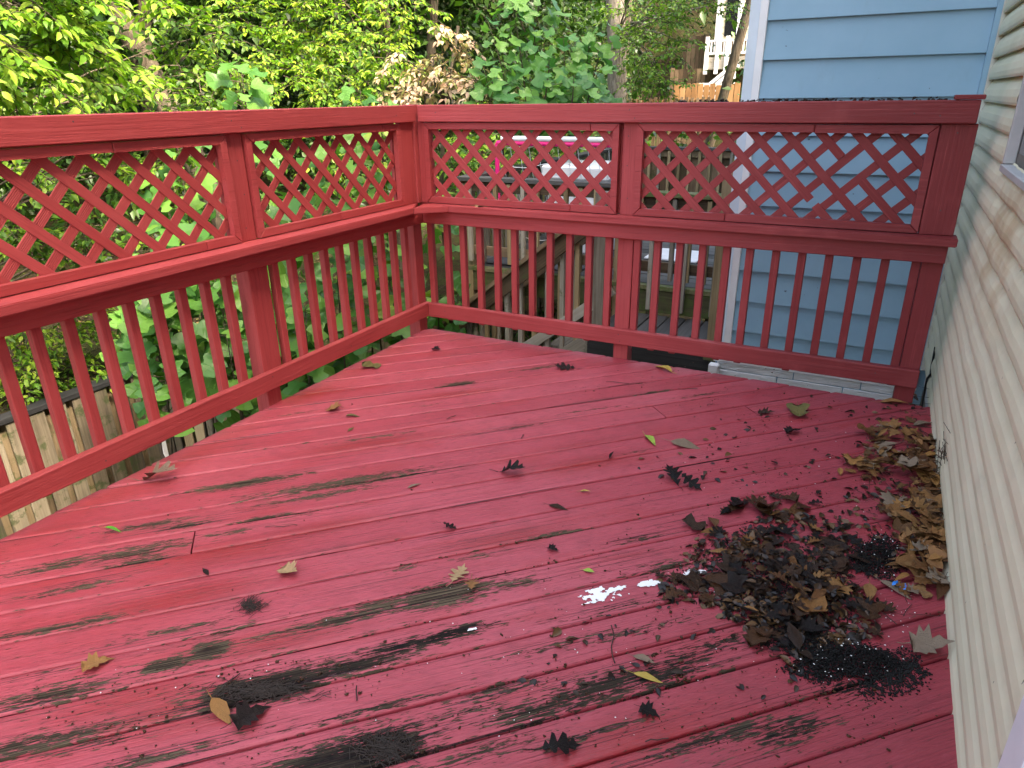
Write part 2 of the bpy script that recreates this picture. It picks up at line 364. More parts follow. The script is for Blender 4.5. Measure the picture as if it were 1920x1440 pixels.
# worn patches: px, py, half length (m), half width (m), wear, black
PATCH = [(640, 905, .55, .035, 1.0, .1), (470, 905, .35, .03, 1.05, .1), (860, 720, .16, .028, 1.1, .2), (1010, 690, .28, .016, .95, .2),
         (600, 930, .35, .020, .9, .15), (720, 900, .30, .018, .85, .1), (430, 1000, .2, .015, .85, .2), (280, 985, .25, .02, .8, .2), (350, 985, .14, .02, .9, .2), (500, 970, .2, .012, .8, .15), (560, 775, .3, .012, .75, .1), (700, 820, .35, .012, .8, .1),
         (800, 760, .25, .010, .8, .15), (1100, 770, .3, .010, .75, .2), (1180, 850, .25, .012, .6, .2), (1050, 1000, .25, .012, .8, .2), (1200, 1010, .2, .02, .7, .4), (650, 1160, .2, .02, .85, .3), (560, 1180, .25, .014, .8, .2), (330, 1180, .25, .015, .7, .2), (90, 1180, .3, .015, .8, .2),
         (1350, 1380, .3, .02, .8, .6), (1100, 1380, .3, .015, .8, .5), (1200, 1180, .3, .02, .7, .5), (1040, 1210, .3, .014, .8, .5), (900, 1410, .3, .02, .7, .5), (300, 1420, .3, .02, .8, .4), (1320, 740, .2, .015, .8, .3), (1230, 735, .15, .012, .9, .3),
         (250, 1035, .30, .04, .9, .3), (110, 1060, .22, .03, .8, .25), (150, 1100, .20, .022, .75, .15), (270, 1050, .16, .025, .8, .2),
         (830, 1115, .22, .055, 1.1, .05), (720, 1135, .18, .03, .8, .1), (960, 1095, .16, .03, .7, .1),
         (390, 1220, .075, .030, 1.2, .35), (310, 1248, .08, .022, 1.2, .4), (500, 1290, .26, .050, 1.15, .9), (640, 1255, .30, .030, 1.0, .75),
         (800, 1200, .34, .026, .95, .95), (860, 1180, .12, .02, .9, .9), (680, 1410, .26, .060, 1.0, .85), (600, 1430, .22, .04, .9, .8),
         (1130, 1290, .30, .05, .85, .75), (1250, 1260, .22, .05, .8, .85), (1010, 1330, .22, .04, .8, .55), (930, 1295, .18, .03, .6, .4),
         (1480, 1370, .22, .045, .75, .75), (1600, 1290, .20, .05, .5, .9), (100, 1300, .2, .03, .6, .3), (60, 1395, .28, .03, .7, .5), (160, 1400, .2, .02, .6, .4),
         (900, 1040, .2, .02, .6, .05), (760, 1065, .1, .016, .8, .2), (1150, 1140, .25, .02, .55, .6), (1330, 1210, .25, .04, .6, .8), (1250, 1060, .25, .03, .6, .5),
         (1200, 720, .25, .02, .45, .25), (980, 800, .22, .014, .6, .2), (900, 780, .1, .01, .6, .2), (560, 965, .3, .016, .55, .3), (1270, 980, .3, .02, .3, .4),
         (430, 1180, .15, .02, .5, .1), (700, 1330, .35, .012, .7, .6), (820, 1350, .3, .012, .6, .6), (1500, 1180, .28, .10, .25, .9), (1420, 1090, .25, .12, .2, .55),
         (1560, 1060, .22, .10, .2, .6), (1600, 1230, .26, .09, .2, 1.0), (1740, 960, .35, .07, .2, .55), (1700, 860, .25, .06, .15, .4)]
WETP = [(700, 830, .5, .06), (560, 740, .4, .05), (300, 1130, .35, .05), (370, 1110, .25, .05), (430, 1030, .4, .05), (150, 900, .4, .05), (600, 990, .3, .04),
        (850, 740, .4, .03), (250, 1310, .3, .05), (1100, 870, .3, .05), (950, 1010, .3, .05), (520, 1200, .3, .05), (330, 1330, .3, .07), (1200, 1380, .3, .06)]
def patches(lst):
    out = []; lst = [(p[0], p[1], p[2] * .8, p[3] * 1.15) + tuple(p[4:]) for p in lst]
    for p in lst:
        P = on_z(p[0], p[1]); u, v = uv_of(P[0], P[1]); out.append((u, v) + tuple(p[2:]))
    return out
PP, WP = patches(PATCH), patches(WETP)
deck = thing('wooden_deck', 'deck floor of diagonal red painted boards, worn and peeling', 'deck', (-1.1, 1.2, 0))
JOINT = {8: [-.486], 9: [], 10: [2.045], 11: [1.607]}
def clip_board(name, u0, u1, v0, v1, seed):
    bm = bmesh.new()
    g = .0014 + .0010 * random.random() + (.0022 if random.random() < .3 else 0); a, b = v0 + g, v1 - g; r = .0095
    prof = [(a, -.036), (a, -r), (a + r * .12, -r * .5), (a + r * .45, -r * .15), (a + r, 0)] + [(a + (b - a) * t, 0) for t in (.16, .27, .38, .5, .62, .73, .84)] + [(b - r, 0), (b - r * .45, -r * .15), (b - r * .12, -r * .5), (b, -r), (b, -.036)]
    n = max(2, int((u1 - u0) / .03)); rows = []
    warp = random.uniform(-.0015, .0015)
    for i in range(n + 1):
        u = u0 + (u1 - u0) * i / n
        row = []
        for (v, z) in prof:
            z2 = z + warp * math.sin(u * 1.3 + seed) + .001 * ((v - (a + b) / 2) / .07) ** 2
            row.append(bm.verts.new(((u - v) / S2, (u + v) / S2, z2)))
        rows.append(row)
    for i in range(n):
        for j in range(len(prof) - 1):
            bm.faces.new((rows[i][j], rows[i + 1][j], rows[i + 1][j + 1], rows[i][j + 1]))
        bm.faces.new((rows[i][0], rows[i][-1], rows[i + 1][-1], rows[i + 1][0]))
    bm.faces.new(rows[0]); bm.faces.new(rows[-1][::-1])
    jag = lambda: random.uniform(-.005, .004)
    for co, no in (((DX0 - .002 + jag(), 0, 0), (-1, 0, 0)), ((DX1 + jag(), 0, 0), (1, 0, 0)), ((0, DY0, 0), (0, -1, 0)), ((0, DY1 + jag(), 0), (0, 1, 0))):
        res = bmesh.ops.bisect_plane(bm, geom=bm.verts[:] + bm.edges[:] + bm.faces[:], plane_co=co, plane_no=no, clear_outer=True)
        ed = [e for e in res['geom_cut'] if isinstance(e, bmesh.types.BMEdge)]
        if ed: bmesh.ops.edgeloop_fill(bm, edges=ed)
    if len(bm.faces) < 5: bm.free(); return
    bmesh.ops.recalc_face_normals(bm, faces=bm.faces[:])
    me = bpy.data.meshes.new(name); bm.to_mesh(me); bm.free(); me.materials.append(DECK); me.shade_smooth(); me.set_sharp_from_angle(angle=R_(50))
    co = np.zeros(len(me.vertices) * 3); me.vertices.foreach_get('co', co); co = co.reshape(-1, 3)
    U, V = uv_of(co[:, 0], co[:, 1]); wear = np.zeros(len(co)); bl = np.zeros(len(co)); wt = np.zeros(len(co))
    for (u, v, hl, hw, ww, bb) in PP:
        d = np.exp(-(((U - u) / hl) ** 2 + ((V - v) / hw) ** 2) * 1.1); wear = np.maximum(wear, d * ww); bl = np.maximum(bl, np.minimum(1, d * 1.3) * bb)
    for (u, v, hl, hw) in WP: wt = np.maximum(wt, np.exp(-(((U - u) / hl) ** 2 + ((V - v) / hw) ** 2)))
    edge = np.minimum(np.abs(V - a), np.abs(V - b)); near = np.clip((1.9 - co[:, 1]) / 1.2, 0, 1)
    bw = random.random(); wear += .16 * np.exp(-(edge / .006) ** 2) + (.10 + .14 * bw * bw) * near + .10 * bw ** 3; bl = np.maximum(bl, .35 * near * bw)
    for nm, ar in (('wear', wear), ('black', bl), ('wet', wt), ('tone', np.full(len(co), random.random()))):
        at = me.attributes.new(nm, 'FLOAT', 'POINT'); at.data.foreach_set('value', ar.astype(np.float32))
    at = me.attributes.new('grain', 'FLOAT_VECTOR', 'POINT')
    at.data.foreach_set('vector', np.stack([U + seed * 3.1, V, np.full(len(co), seed * 1.7)], 1).astype(np.float32).ravel())
    place(bpy.data.objects.new(name, me), Matrix.Identity(4), deck)
for k in range(-22, 23):
    v0 = VOFF + BW * k; v1 = v0 + BW
    # u range where the strip meets the rectangle
    us = [uv_of(x, y) for x in (DX0, DX1) for y in (DY0, DY1)]
    lo = max(2 * DX0 / S2 + v0, 2 * DY0 / S2 - v1) - .05; hi = min(2 * DX1 / S2 + v1, 2 * DY1 / S2 - v0) + .05
    if hi - lo < .12: continue
    cuts = [lo] + [j for j in JOINT.get(k, []) if lo < j < hi] + [hi]
    for i in range(len(cuts) - 1):
        clip_board('deck_board', cuts[i] + (.0025 if i else 0), cuts[i + 1] - (.0025 if i < len(cuts) - 2 else 0), v0, v1, k + 30 + i * .37)
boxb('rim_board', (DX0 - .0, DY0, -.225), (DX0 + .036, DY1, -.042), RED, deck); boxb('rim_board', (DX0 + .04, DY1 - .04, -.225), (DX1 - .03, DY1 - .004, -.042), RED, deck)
for y in np.arange(DY0 + .2, DY1 - .1, .405): boxb('joist', (DX0 + .04, y, -.22), (DX1 - .02, y + .038, -.042), BROWNW, deck, 0)
for (x, y) in ((DX0 + .2, 3.4), (DX0 + .2, .6), (.1, 3.4), (-1.2, 3.4), (DX0 + .2, -1.2)): boxb('support_post', (x, y, -2.8), (x + .14, y + .14, -.222), BROWNW, deck)

# ------------------------------------------------------------------ railings
ZT0, ZT1, ZLED = 1.318, 1.413, .838
def railing(name, label, O, A, Nn, t0, t1, posts, balus, panels, grooved=RED, breaks=()):
    """O origin on the deck edge plane, A along direction, Nn inward normal. t along A."""
    O, A, Nn = Vector(O), Vector(A), Vector(Nn); UPZ = Vector((0, 0, 1))
    root = thing(name, label, 'railing', O + A * ((t0 + t1) / 2))
    P = lambda t, n, z: O + A * t + Nn * n + UPZ * z
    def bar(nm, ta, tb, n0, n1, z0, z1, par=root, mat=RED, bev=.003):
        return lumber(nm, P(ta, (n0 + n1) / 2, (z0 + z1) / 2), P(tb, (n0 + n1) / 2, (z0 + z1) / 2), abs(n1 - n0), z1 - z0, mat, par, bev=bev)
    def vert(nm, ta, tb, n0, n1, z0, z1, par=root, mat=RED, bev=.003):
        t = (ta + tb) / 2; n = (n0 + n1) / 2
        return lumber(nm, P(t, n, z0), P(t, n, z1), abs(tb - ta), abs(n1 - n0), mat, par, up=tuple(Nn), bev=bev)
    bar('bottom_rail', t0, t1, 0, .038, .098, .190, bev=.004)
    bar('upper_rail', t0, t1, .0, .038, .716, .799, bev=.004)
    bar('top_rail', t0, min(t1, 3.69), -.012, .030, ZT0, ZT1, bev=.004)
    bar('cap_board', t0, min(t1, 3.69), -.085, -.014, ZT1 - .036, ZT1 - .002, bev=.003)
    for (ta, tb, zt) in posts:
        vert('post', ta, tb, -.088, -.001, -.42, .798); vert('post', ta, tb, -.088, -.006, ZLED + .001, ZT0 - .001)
    for t in balus:
        j = random.uniform(-.003, .003); vert('baluster', t - .019 + j, t + .019 + j, -.039, -.002, .085 + random.uniform(-.01, .005), .795)
    for (ta, tb, offp, offm, splice_b, splice_t) in panels:
        pn = empty('lattice_panel', P((ta + tb) / 2, 0, ZLED), root)
        z0, z1 = ZLED + .004, ZT0 - .003; fw = .036; f0, f1 = -.022, .007
        def strip(nm, pts):
            v = [P(t, n, z) for n in (f0, f1) for (t, z) in pts]
            # chamfer of the inner face: shrink the front outline slightly
            c = sum((Vector((t, z)) for t, z in pts), Vector((0, 0))) / 4
            v2 = []
            for (t, z) in pts:
                d = Vector((t, z)) - c; d = d * (1 - .004 / max(d.length, .01)); v2.append(P(c.x + d.x, f1 + .003, c.y + d.y))
            v = v[:4] + v[4:] + v2
            fc = [(3, 2, 1, 0)] + [(i, (i + 1) % 4, 4 + (i + 1) % 4, 4 + i) for i in range(4)] + [(4 + i, 4 + (i + 1) % 4, 8 + (i + 1) % 4, 8 + i) for i in range(4)] + [(8, 9, 10, 11)]
            Mw, L = frame((v[0] + v[3]) / 2, (v[1] + v[2]) / 2); iv = Mw.inverted()
            return mobj(nm, [iv @ p for p in v], fc, RED, pn, Mw=Mw)
        g = .0012; ta, tb, z0, z1 = ta + .0025, tb - .0025, z0 + .001, z1 - .0025
        sb = ta + (tb - ta) * splice_b; stp = ta + (tb - ta) * splice_t
        strip('frame_strip', [(ta + g, z0), (sb - g, z0), (sb - g, z0 + fw), (ta + fw, z0 + fw)]); strip('frame_strip', [(sb + g, z0), (tb - g, z0), (tb - fw, z0 + fw), (sb + g, z0 + fw + .001)])
        strip('frame_strip', [(ta + fw, z1 - fw), (stp - g, z1 - fw), (stp - g, z1), (ta + g, z1)]); strip('frame_strip', [(stp + g, z1 - fw - .002), (tb - fw, z1 - fw - .002), (tb - g, z1 - .001), (stp + g, z1 - .001)])
        strip('frame_strip', [(ta, z0 + g), (ta + fw - g, z0 + fw + g), (ta + fw - g, z1 - fw - g), (ta, z1 - g)]); strip('frame_strip', [(tb - fw + g, z0 + fw + g), (tb, z0 + g), (tb, z1 - g), (tb - fw + g, z1 - fw - g)])
        # back frame that holds the lattice from behind
        for zz in ((z0, z0 + .022), (z1 - .022, z1)): bar('back_strip', ta - .008, tb + .008, -.062, -.038, zz[0] - (.006 if zz[0] > z0 else .002), zz[1] + .004, pn)
        for tt in ((ta - .008, ta + .024), (tb - .024, tb + .008)): vert('back_strip', tt[0], tt[1], -.0615, -.0385, z0 + .027, z1 - .029, pn)
        a0, a1, b0, b1 = ta + .012, tb - .012, z0 + .012, z1 - .012; per = .1096 * S2
        for sgn, n0, mat in ((-1, -.0268, RED), (1, -.0320, grooved)):
            t = a0 - (b1 - b0) + (offp if sgn > 0 else offm) * per
            while t < a1 + (b1 - b0):
                # line z = b0 + sgn*(x - t) (for -1 measured from the top)
                xa, xb = (t, t + (b1 - b0)); za, zb = (b0, b1) if sgn > 0 else (b1, b0)
                f = lambda x: za + (zb - za) * (x - xa) / (xb - xa)
                x0, x1 = max(xa, a0), min(xb, a1)
                segs = [(x0, x1)]
                for (bx, bz, bs, bw) in breaks:
                    if bs == sgn and x0 < bx < x1 and abs(f(bx) - bz) < .045: segs = [(x0, bx - bw), (bx + bw, x1)]
                for (x0, x1) in segs:
                  if x1 - x0 > .03: lumber('lattice_slat', P(x0, n0, f(x0)), P(x1, n0, f(x1)), .039, .005, mat, pn, up=tuple(Nn), bev=.0012)
                t += per
    return root, P, bar, vert

# left railing: A = +Y, inward = +X, origin at deck edge x
LBAL = [2.169 - .1235 * k for k in range(0, 24)] + [2.3905, 2.462, 2.586, 2.708, 2.830, 2.952, 3.074, 3.196, 3.318, 3.44, 3.562]
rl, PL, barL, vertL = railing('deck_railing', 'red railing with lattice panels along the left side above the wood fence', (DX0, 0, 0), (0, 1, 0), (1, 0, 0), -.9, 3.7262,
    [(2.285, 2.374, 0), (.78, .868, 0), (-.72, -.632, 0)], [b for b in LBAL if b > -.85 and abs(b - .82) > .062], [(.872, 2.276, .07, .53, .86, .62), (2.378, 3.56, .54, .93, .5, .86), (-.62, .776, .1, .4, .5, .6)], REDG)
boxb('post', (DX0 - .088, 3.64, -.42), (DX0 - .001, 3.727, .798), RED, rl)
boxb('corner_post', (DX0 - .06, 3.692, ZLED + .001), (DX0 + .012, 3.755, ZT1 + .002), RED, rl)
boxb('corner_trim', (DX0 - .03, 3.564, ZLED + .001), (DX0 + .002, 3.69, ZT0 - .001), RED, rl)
# ledge of the left railing, mitred end
def slab(name, poly, z0, z1, mat, parent, along=None):
    c = sum((Vector(p) for p in poly), Vector((0, 0))) / len(poly); n = len(poly); ch = .004
    bm = bmesh.new()
    lo = [bm.verts.new((p[0], p[1], z0)) for p in poly]; hi = [bm.verts.new((p[0], p[1], z1)) for p in poly]
    bm.faces.new(lo[::-1]); bm.faces.new(hi)
    for i in range(n): bm.faces.new((lo[i], lo[(i + 1) % n], hi[(i + 1) % n], hi[i]))
    bmesh.ops.recalc_face_normals(bm, faces=bm.faces[:]); bmesh.ops.bevel(bm, geom=bm.edges[:], offset=ch, segments=2, affect='EDGES')
    d = along or (1, 0); Mw, _ = frame((c.x, c.y, (z0 + z1) / 2), (c.x + d[0], c.y + d[1], (z0 + z1) / 2)); Mw.translation = (c.x, c.y, (z0 + z1) / 2)
    bm.transform(Mw.inverted()); me = bpy.data.meshes.new(name); bm.to_mesh(me); bm.free(); me.materials.append(mat)
    return place(bpy.data.objects.new(name, me), Mw, parent)
XI, YI = DX0 + .108, DY1 - .076
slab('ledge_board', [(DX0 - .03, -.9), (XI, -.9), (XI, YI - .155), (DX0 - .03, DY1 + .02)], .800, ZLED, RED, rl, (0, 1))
# back railing: A = +X, inward = -Y
BBAL = [-2.563 + .1215 * k for k in range(0, 11)] + [-1.179, -1.063, -.939, -.819, -.693, -.574, -.449, -.325, -.195, -.072, .051, .1795]
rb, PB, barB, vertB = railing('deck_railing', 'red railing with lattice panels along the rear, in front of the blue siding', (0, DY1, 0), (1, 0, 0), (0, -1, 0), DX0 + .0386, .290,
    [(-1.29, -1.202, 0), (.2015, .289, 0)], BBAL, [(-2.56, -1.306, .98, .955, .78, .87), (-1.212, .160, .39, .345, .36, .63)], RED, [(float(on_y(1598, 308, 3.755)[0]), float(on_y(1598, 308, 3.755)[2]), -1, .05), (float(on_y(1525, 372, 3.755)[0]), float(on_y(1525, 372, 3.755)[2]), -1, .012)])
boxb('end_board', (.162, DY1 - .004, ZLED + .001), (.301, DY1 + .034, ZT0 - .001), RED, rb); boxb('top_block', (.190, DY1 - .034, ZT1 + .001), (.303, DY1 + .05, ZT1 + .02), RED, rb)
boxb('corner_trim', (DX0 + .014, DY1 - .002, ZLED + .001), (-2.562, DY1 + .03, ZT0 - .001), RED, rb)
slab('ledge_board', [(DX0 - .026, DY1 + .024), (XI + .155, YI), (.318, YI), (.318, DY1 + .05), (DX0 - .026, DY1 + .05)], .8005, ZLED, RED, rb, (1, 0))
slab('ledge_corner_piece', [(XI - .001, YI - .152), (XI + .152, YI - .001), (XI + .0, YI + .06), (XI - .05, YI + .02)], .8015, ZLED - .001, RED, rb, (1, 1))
# nails and screws
def nails(parent, P, pts, face):
    V, F = [], []
    for (t, n, z) in pts:
        c = np.array(P(t, n, z)); o = len(V); 
        for k in range(6):
            a = k * math.pi / 3; d = np.array([0, math.cos(a), math.sin(a)]) if face == 'x' else np.array([math.cos(a), 0, math.sin(a)])
            V.append(c + d * .0035)
        F.append([o + k for k in range(6)])
    tag(mobj('nail_heads', V, F, NAIL, parent), kind='stuff')
nails(rl, PL, [(2.30, .0305, 1.37), (2.35, .0305, 1.34), (1.6, .0305, 1.39), (1.15, .0305, 1.385), (1.3, .0305, 1.35), (2.30, .0385, .165), (2.35, .0385, .12), (.9, .0385, .15), (1.4, .0385, .13), (2.9, .0385, .14), (3.5, .0305, 1.36), (2.33, -.0055, 1.2), (2.32, -.0055, .9), (2.34, -.0055, 1.05)], 'x')
nails(rb, PB, [(-1.25, .0305, 1.38), (-1.22, .0305, 1.34), (-2.45, .0305, 1.37), (-2.45, .0385, .15), (-1.25, .0385, .16), (-1.24, .0385, .12), (.1, .0385, .15), (.15, .0305, 1.35), (.05, .0305, 1.36), (-1.26, -.0055, 1.25), (-1.26, -.0055, 1.1), (-1.25, -.0055, .93), (.23, .0045, 1.28), (.23, .0045, .95)], 'y')

# ------------------------------------------------------------------ beige house (right)
WX, WYE = .402, 4.64
bh = thing('beige_house', 'house wall of beige vinyl siding, stained and heat-warped, right of the deck', 'house', (WX + .1, 2, 0))
def course(z0, y0, y1, nseg, exp=.1025, warp=True):
    prof = [(-.002, 0), (-.031, -.004), (-.035, .006), (-.0355, .026), (-.031, .052), (-.021, .077), (-.010, .093), (-.003, .104), (.0, .108)]
    V, F = [], []
    for i in range(nseg + 1):
        y = y0 + (y1 - y0) * i / nseg
        for (dx, dz) in prof:
            wv = 0; wz = 0
            if warp:
                m = math.exp(-((y - 2.9) / .8) ** 2) * math.exp(-((z0 - .85) / .5) ** 2)
                a = mnoise.noise(Vector((y * 4.2, z0 * 3.1, 1.7))) + .6 * mnoise.noise(Vector((y * 9, z0 * 7, 4)))
                wv = -.013 * m * max(a, -.6) * (.5 + dz * 7) - .0015 * mnoise.noise(Vector((y * 2, z0 * 9, 0)))
                wz = .004 * m * mnoise.noise(Vector((y * 5, z0 * 2, 9)))
            V.append((WX + dx + wv, y, z0 + dz * exp / .1025 + wz))
    n = len(prof)
    for i in range(nseg):
        for j in range(n - 1): F.append((i * n + j, i * n + j + 1, (i + 1) * n + j + 1, (i + 1) * n + j))
    o = mobj('siding_course', V, F, BEIGE, bh, smooth=False)
    return o
z = 1.809 - .1025 * 18; DOOR = (.25, 1.225); WIN = (2.2, 3.27, 1.195, 2.30)
while z < 6.0:
    if z < 2.35:
        if WIN[2] - .07 < z < WIN[3] + .02: course(z, WIN[1] + .01, WYE - .02, 30); course(z, DOOR[1] + .02, WIN[0] - .01, 16)
        else: course(z, DOOR[1] + .02, WYE - .02, 90)
        course(z, -2.2, DOOR[0] - .02, 4, warp=False)
    else: course(z, -2.2, WYE - .02, 4, warp=False)
    z += .1025
boxb('sheathing', (WX + .004, -2.3, -2.8), (WX + .14, WYE + .2, 6.1), plain('sheathing_board', (.16, .14, .12), .8), bh)
FLASH = plain('grey_flashing', (.45, .47, .50), .4, .15)
boxb('foundation_flashing', (WX - .006, 1.0, -.20), (WX + .002, WYE - .03, -.04), FLASH, bh, 0)
boxb('corner_channel', (WX - .040, WYE - .018, -.12), (WX + .003, WYE + .006, 6), plain('pale_channel', (.55, .53, .46), .5, .1), bh, .002)
# window with frame, sill and dark glass
wn = boxb('window', (WX + .003, WIN[0] + .04, WIN[2] + .04), (WX + .012, WIN[1] - .028, WIN[3] - .04), GLASS, bh, 0)
PALE = plain('pale_window_frame', (.42, .41, .40), .5, .1)
boxb('frame', (WX - .036, WIN[1] - .030, WIN[2]), (WX + .003, WIN[1] - .004, WIN[3]), PALE, wn); boxb('frame', (WX - .036, WIN[0], WIN[2]), (WX + .003, WIN[0] + .048, WIN[3]), PALE, wn)
boxb('frame', (WX - .036, WIN[0] + .05, WIN[3] - .05), (WX + .003, WIN[1] - .054, WIN[3]), PALE, wn); boxb('sill', (WX - .040, WIN[0], WIN[2] - .028), (WX + .003, WIN[1] - .002, WIN[2] - .002), PALE, wn)
dr = boxb('door', (WX - .01, DOOR[0] + .1, -.02), (WX + .003, DOOR[1] - .1, 2.04), WHITE, bh)
for (a, b) in ((DOOR[1] - .11, DOOR[1] + .002), (DOOR[0] - .015, DOOR[0] + .095)): boxb('door_casing', (WX - .042, a, -.10), (WX + .003, b, 2.1), WHITE, dr, .006)
boxb('door_casing', (WX - .042, DOOR[0] + .1, 2.045), (WX + .003, DOOR[1] - .1, 2.14), WHITE, dr, .006)
boxb('door_threshold', (WX - .06, DOOR[0] + .1, -.028), (WX - .012, DOOR[1] - .1, .012), FLASH, dr)

# ------------------------------------------------------------------ blue house (behind the rear railing)
BY = 4.655; BX0, BX1 = -.872, .385
bl = thing('blue_house', 'house wall of blue lap siding with a white corner board behind the rear railing', 'house', (-.3, BY, 0))
z = 1.628 - .2066 * 9
def lap(z, x0, x1):
    h = .2066; V = []; prof = [(0, .0), (-.026, .0), (-.026, .004), (-.002, h + .012), (.0, h + .014)]
    for x in (x0, x1):
        for (dy, dz) in prof: V.append((x, BY + dy, z + dz))
    F = [(j, j + 1, j + 6, j + 5) for j in range(4)] + [(0, 4, 3, 2, 1), (5, 6, 7, 8, 9)]
    mobj('siding_board', V, F, BLUE, bl)
while z < 6.0: lap(z, -.770, BX1 - .05); z += .2066
boxb('wall_core', (BX0 + .01, BY + .001, -2.8), (BX1 + .02, BY + 7, 6.1), plain('blue_house_core', (.22, .36, .46), .7), bl)
boxb('corner_board', (-.813, BY - .034, -.235), (-.768, BY - .0005, 6), WHITE, bl); boxb('corner_board', (BX0, BY - .018, -.235), (-.8135, BY - .0005, 6), plain('pale_blue_trim', (.62, .70, .78), .45, .06), bl)
boxb('inside_corner_trim', (BX1 - .049, BY - .034, -.24), (BX1 - .022, BY - .0005, 6), BLUE, bl)
zz = -.265
for k in range(18):
    n = 3; xs = np.linspace(BX0 + .02, BX1 - .02, n + 1) + (0 if k % 2 else .1) * np.array([0, 1, 1, 0])
    for i in range(n): boxb('foundation_block', (xs[i] + .003, BY - .004 - .006 * random.random(), zz - .052), (xs[i + 1] - .003, BY + .03, zz), STONE, bl, .005)
    zz -= .056
boxb('sill_trim', (BX0 + .0, BY - .02, -.262), (BX1 - .02, BY - .001, -.24), WHITE, bl)
boxb('downspout', (BX0 - .02, BY - .08, -2.4), (BX0 + .05, BY - .022, -.27), WHITE, bl, .008)
# loose black cable hanging in the corner
pts = [(.355, 4.0, .24), (.36, 4.0, .10), (.372, 3.98, .03), (.366, 3.96, .12), (.35, 3.99, .06), (.36, 4.0, -.2)]
pts = [(p[0] + .012, p[1] + .12, p[2] - .05) for p in pts]
V, F = tube(np.array([np.array(pts[0]) * (1 - t) + np.array(pts[0]) * t for t in (0,)] + [tuple(np.array([np.interp(s, range(6), [p[k] for p in pts]) for k in range(3)])) for s in np.linspace(.1, 5, 30)]), .006, 6)
tag(place(bpy.data.objects.new('cable', big_mesh('cable', V, F, BLACKC, smooth=True)), Matrix.Identity(4)), 'black cable looped at the foot of the rear railing by the beige wall', 'cable')
#@@REST
# ------------------------------------------------------------------ yard fence (lower left)
fe = thing('wood_fence', 'weathered board fence with a black cap in the yard below the left railing', 'fence', (FX, 2, -2.75))
y = -1.2
while y < FY - .05:
    w1 = .132 + random.uniform(-.006, .006); t = random.uniform(-.012, .004)
    boxb('fence_board', (FX + .02, y, -2.8), (FX + .038, y + w1, -1.05 + t), FENCEW, fe)
    boxb('fence_board', (FX - .040, y + w1 - .03, -2.8), (FX - .022, y + w1 + .10, -1.06 + t), FENCED, fe)
    y += w1 + .062
for zz in (-1.2, -1.9, -2.5): boxb('fence_rail', (FX - .085, -1.3, zz - .045), (FX - .042, FY - .1, zz + .045), FENCED, fe)
boxb('fence_cap', (FX - .075, -1.3, -1.046), (FX + .060, FY + .03, -.996), CAPW, fe, .004)
for yy in (-.9, 1.5, FY - .1): boxb('fence_post', (FX - .18, yy, -2.8), (FX - .087, yy + .09, -1.05), FENCED, fe)
fe2 = thing('wood_fence', 'pale board fence with open gaps running from the fence corner toward the deck', 'fence', (-5, FY, -2.75))
x = FX + .08; k = 0
while x < -3.1:
    w1 = .13 + random.uniform(-.008, .008); s_ = -.98 - .02 * (x - FX) + random.uniform(-.02, .02)
    boxb('fence_board', (x, FY - .02, -2.8), (x + w1, FY - .002, s_ - .06), TANW if k % 3 else FENCEW, fe2); x += w1 + .065; k += 1
for zz in (-1.16, -1.95): boxb('fence_rail', (FX + .06, FY, zz - .035), (-3.1, FY + .036, zz + .035), FENCED, fe2)
boxb('fence_cap', (FX + .065, FY - .02, -1.075), (-3.1, FY + .045, -1.05), CAPW, fe2, .004)
# small things leaning at the fence
tag(boxb('white_board', (FX + .06, 3.98, -2.6), (FX + .075, 4.03, -1.62), WHITE), 'narrow white board leaning on the fence below the left railing', 'board')
a = np.linspace(0, 4.6, 16); c = on_x(294, 788, FX + .07)
V, F = tube(np.stack([np.full(16, c[0]), c[1] + .045 * np.cos(a + .4), c[2] + .05 * np.sin(a + .4)], 1), .011, 6)
tag(place(bpy.data.objects.new('red_hook', big_mesh('red_hook', V, F, REDPL, smooth=True)), Matrix.Identity(4)), 'small red plastic hook hanging on the fence boards', 'hook')

# ------------------------------------------------------------------ neighbour's deck with stair
nd = thing('neighbour_deck', 'weathered grey timber deck with railings beyond the rear railing', 'deck', (-2.1, 7.5, -.05))
NX0, NX1, NY0, NY1 = -3.40, -.90, 5.50, 9.6
y = NY0 + .06
while y < NY1: boxb('deck_board', (NX0, y, -.04), (NX1, y + .135, -.002 + random.uniform(-.003, .003)), DKDECK, nd); y += .145
boxb('edge_beam', (NX0 - .02, NY0, -.235), (-1.885, NY0 + .045, -.045), MOSSW, nd); boxb('edge_beam', (-1.88, NY0, -.235), (NX1, NY0 + .045, -.045), MOSSW, nd)
boxb('edge_board', (NX0 - .02, NY0 - .012, -.044), (NX1, NY0 + .056, -.006), MOSSW, nd); boxb('edge_beam', (NX0 - .02, NY0 + .05, -.235), (NX0 + .02, NY1, -.045), MOSSW, nd)
for x in (NX0, -1.93): boxb('post', (x, NY0 - .06 + .05, -.44), (x + .088, NY0 + .078, .74), TANW, nd)
boxb('post', (NX0, NY1 - .1, -2.7), (NX0 + .09, NY1 - .01, .80), TANW, nd); boxb('post', (-1.1, NY1 - .1, -2.7), (-1.01, NY1 - .01, .80), TANW, nd)
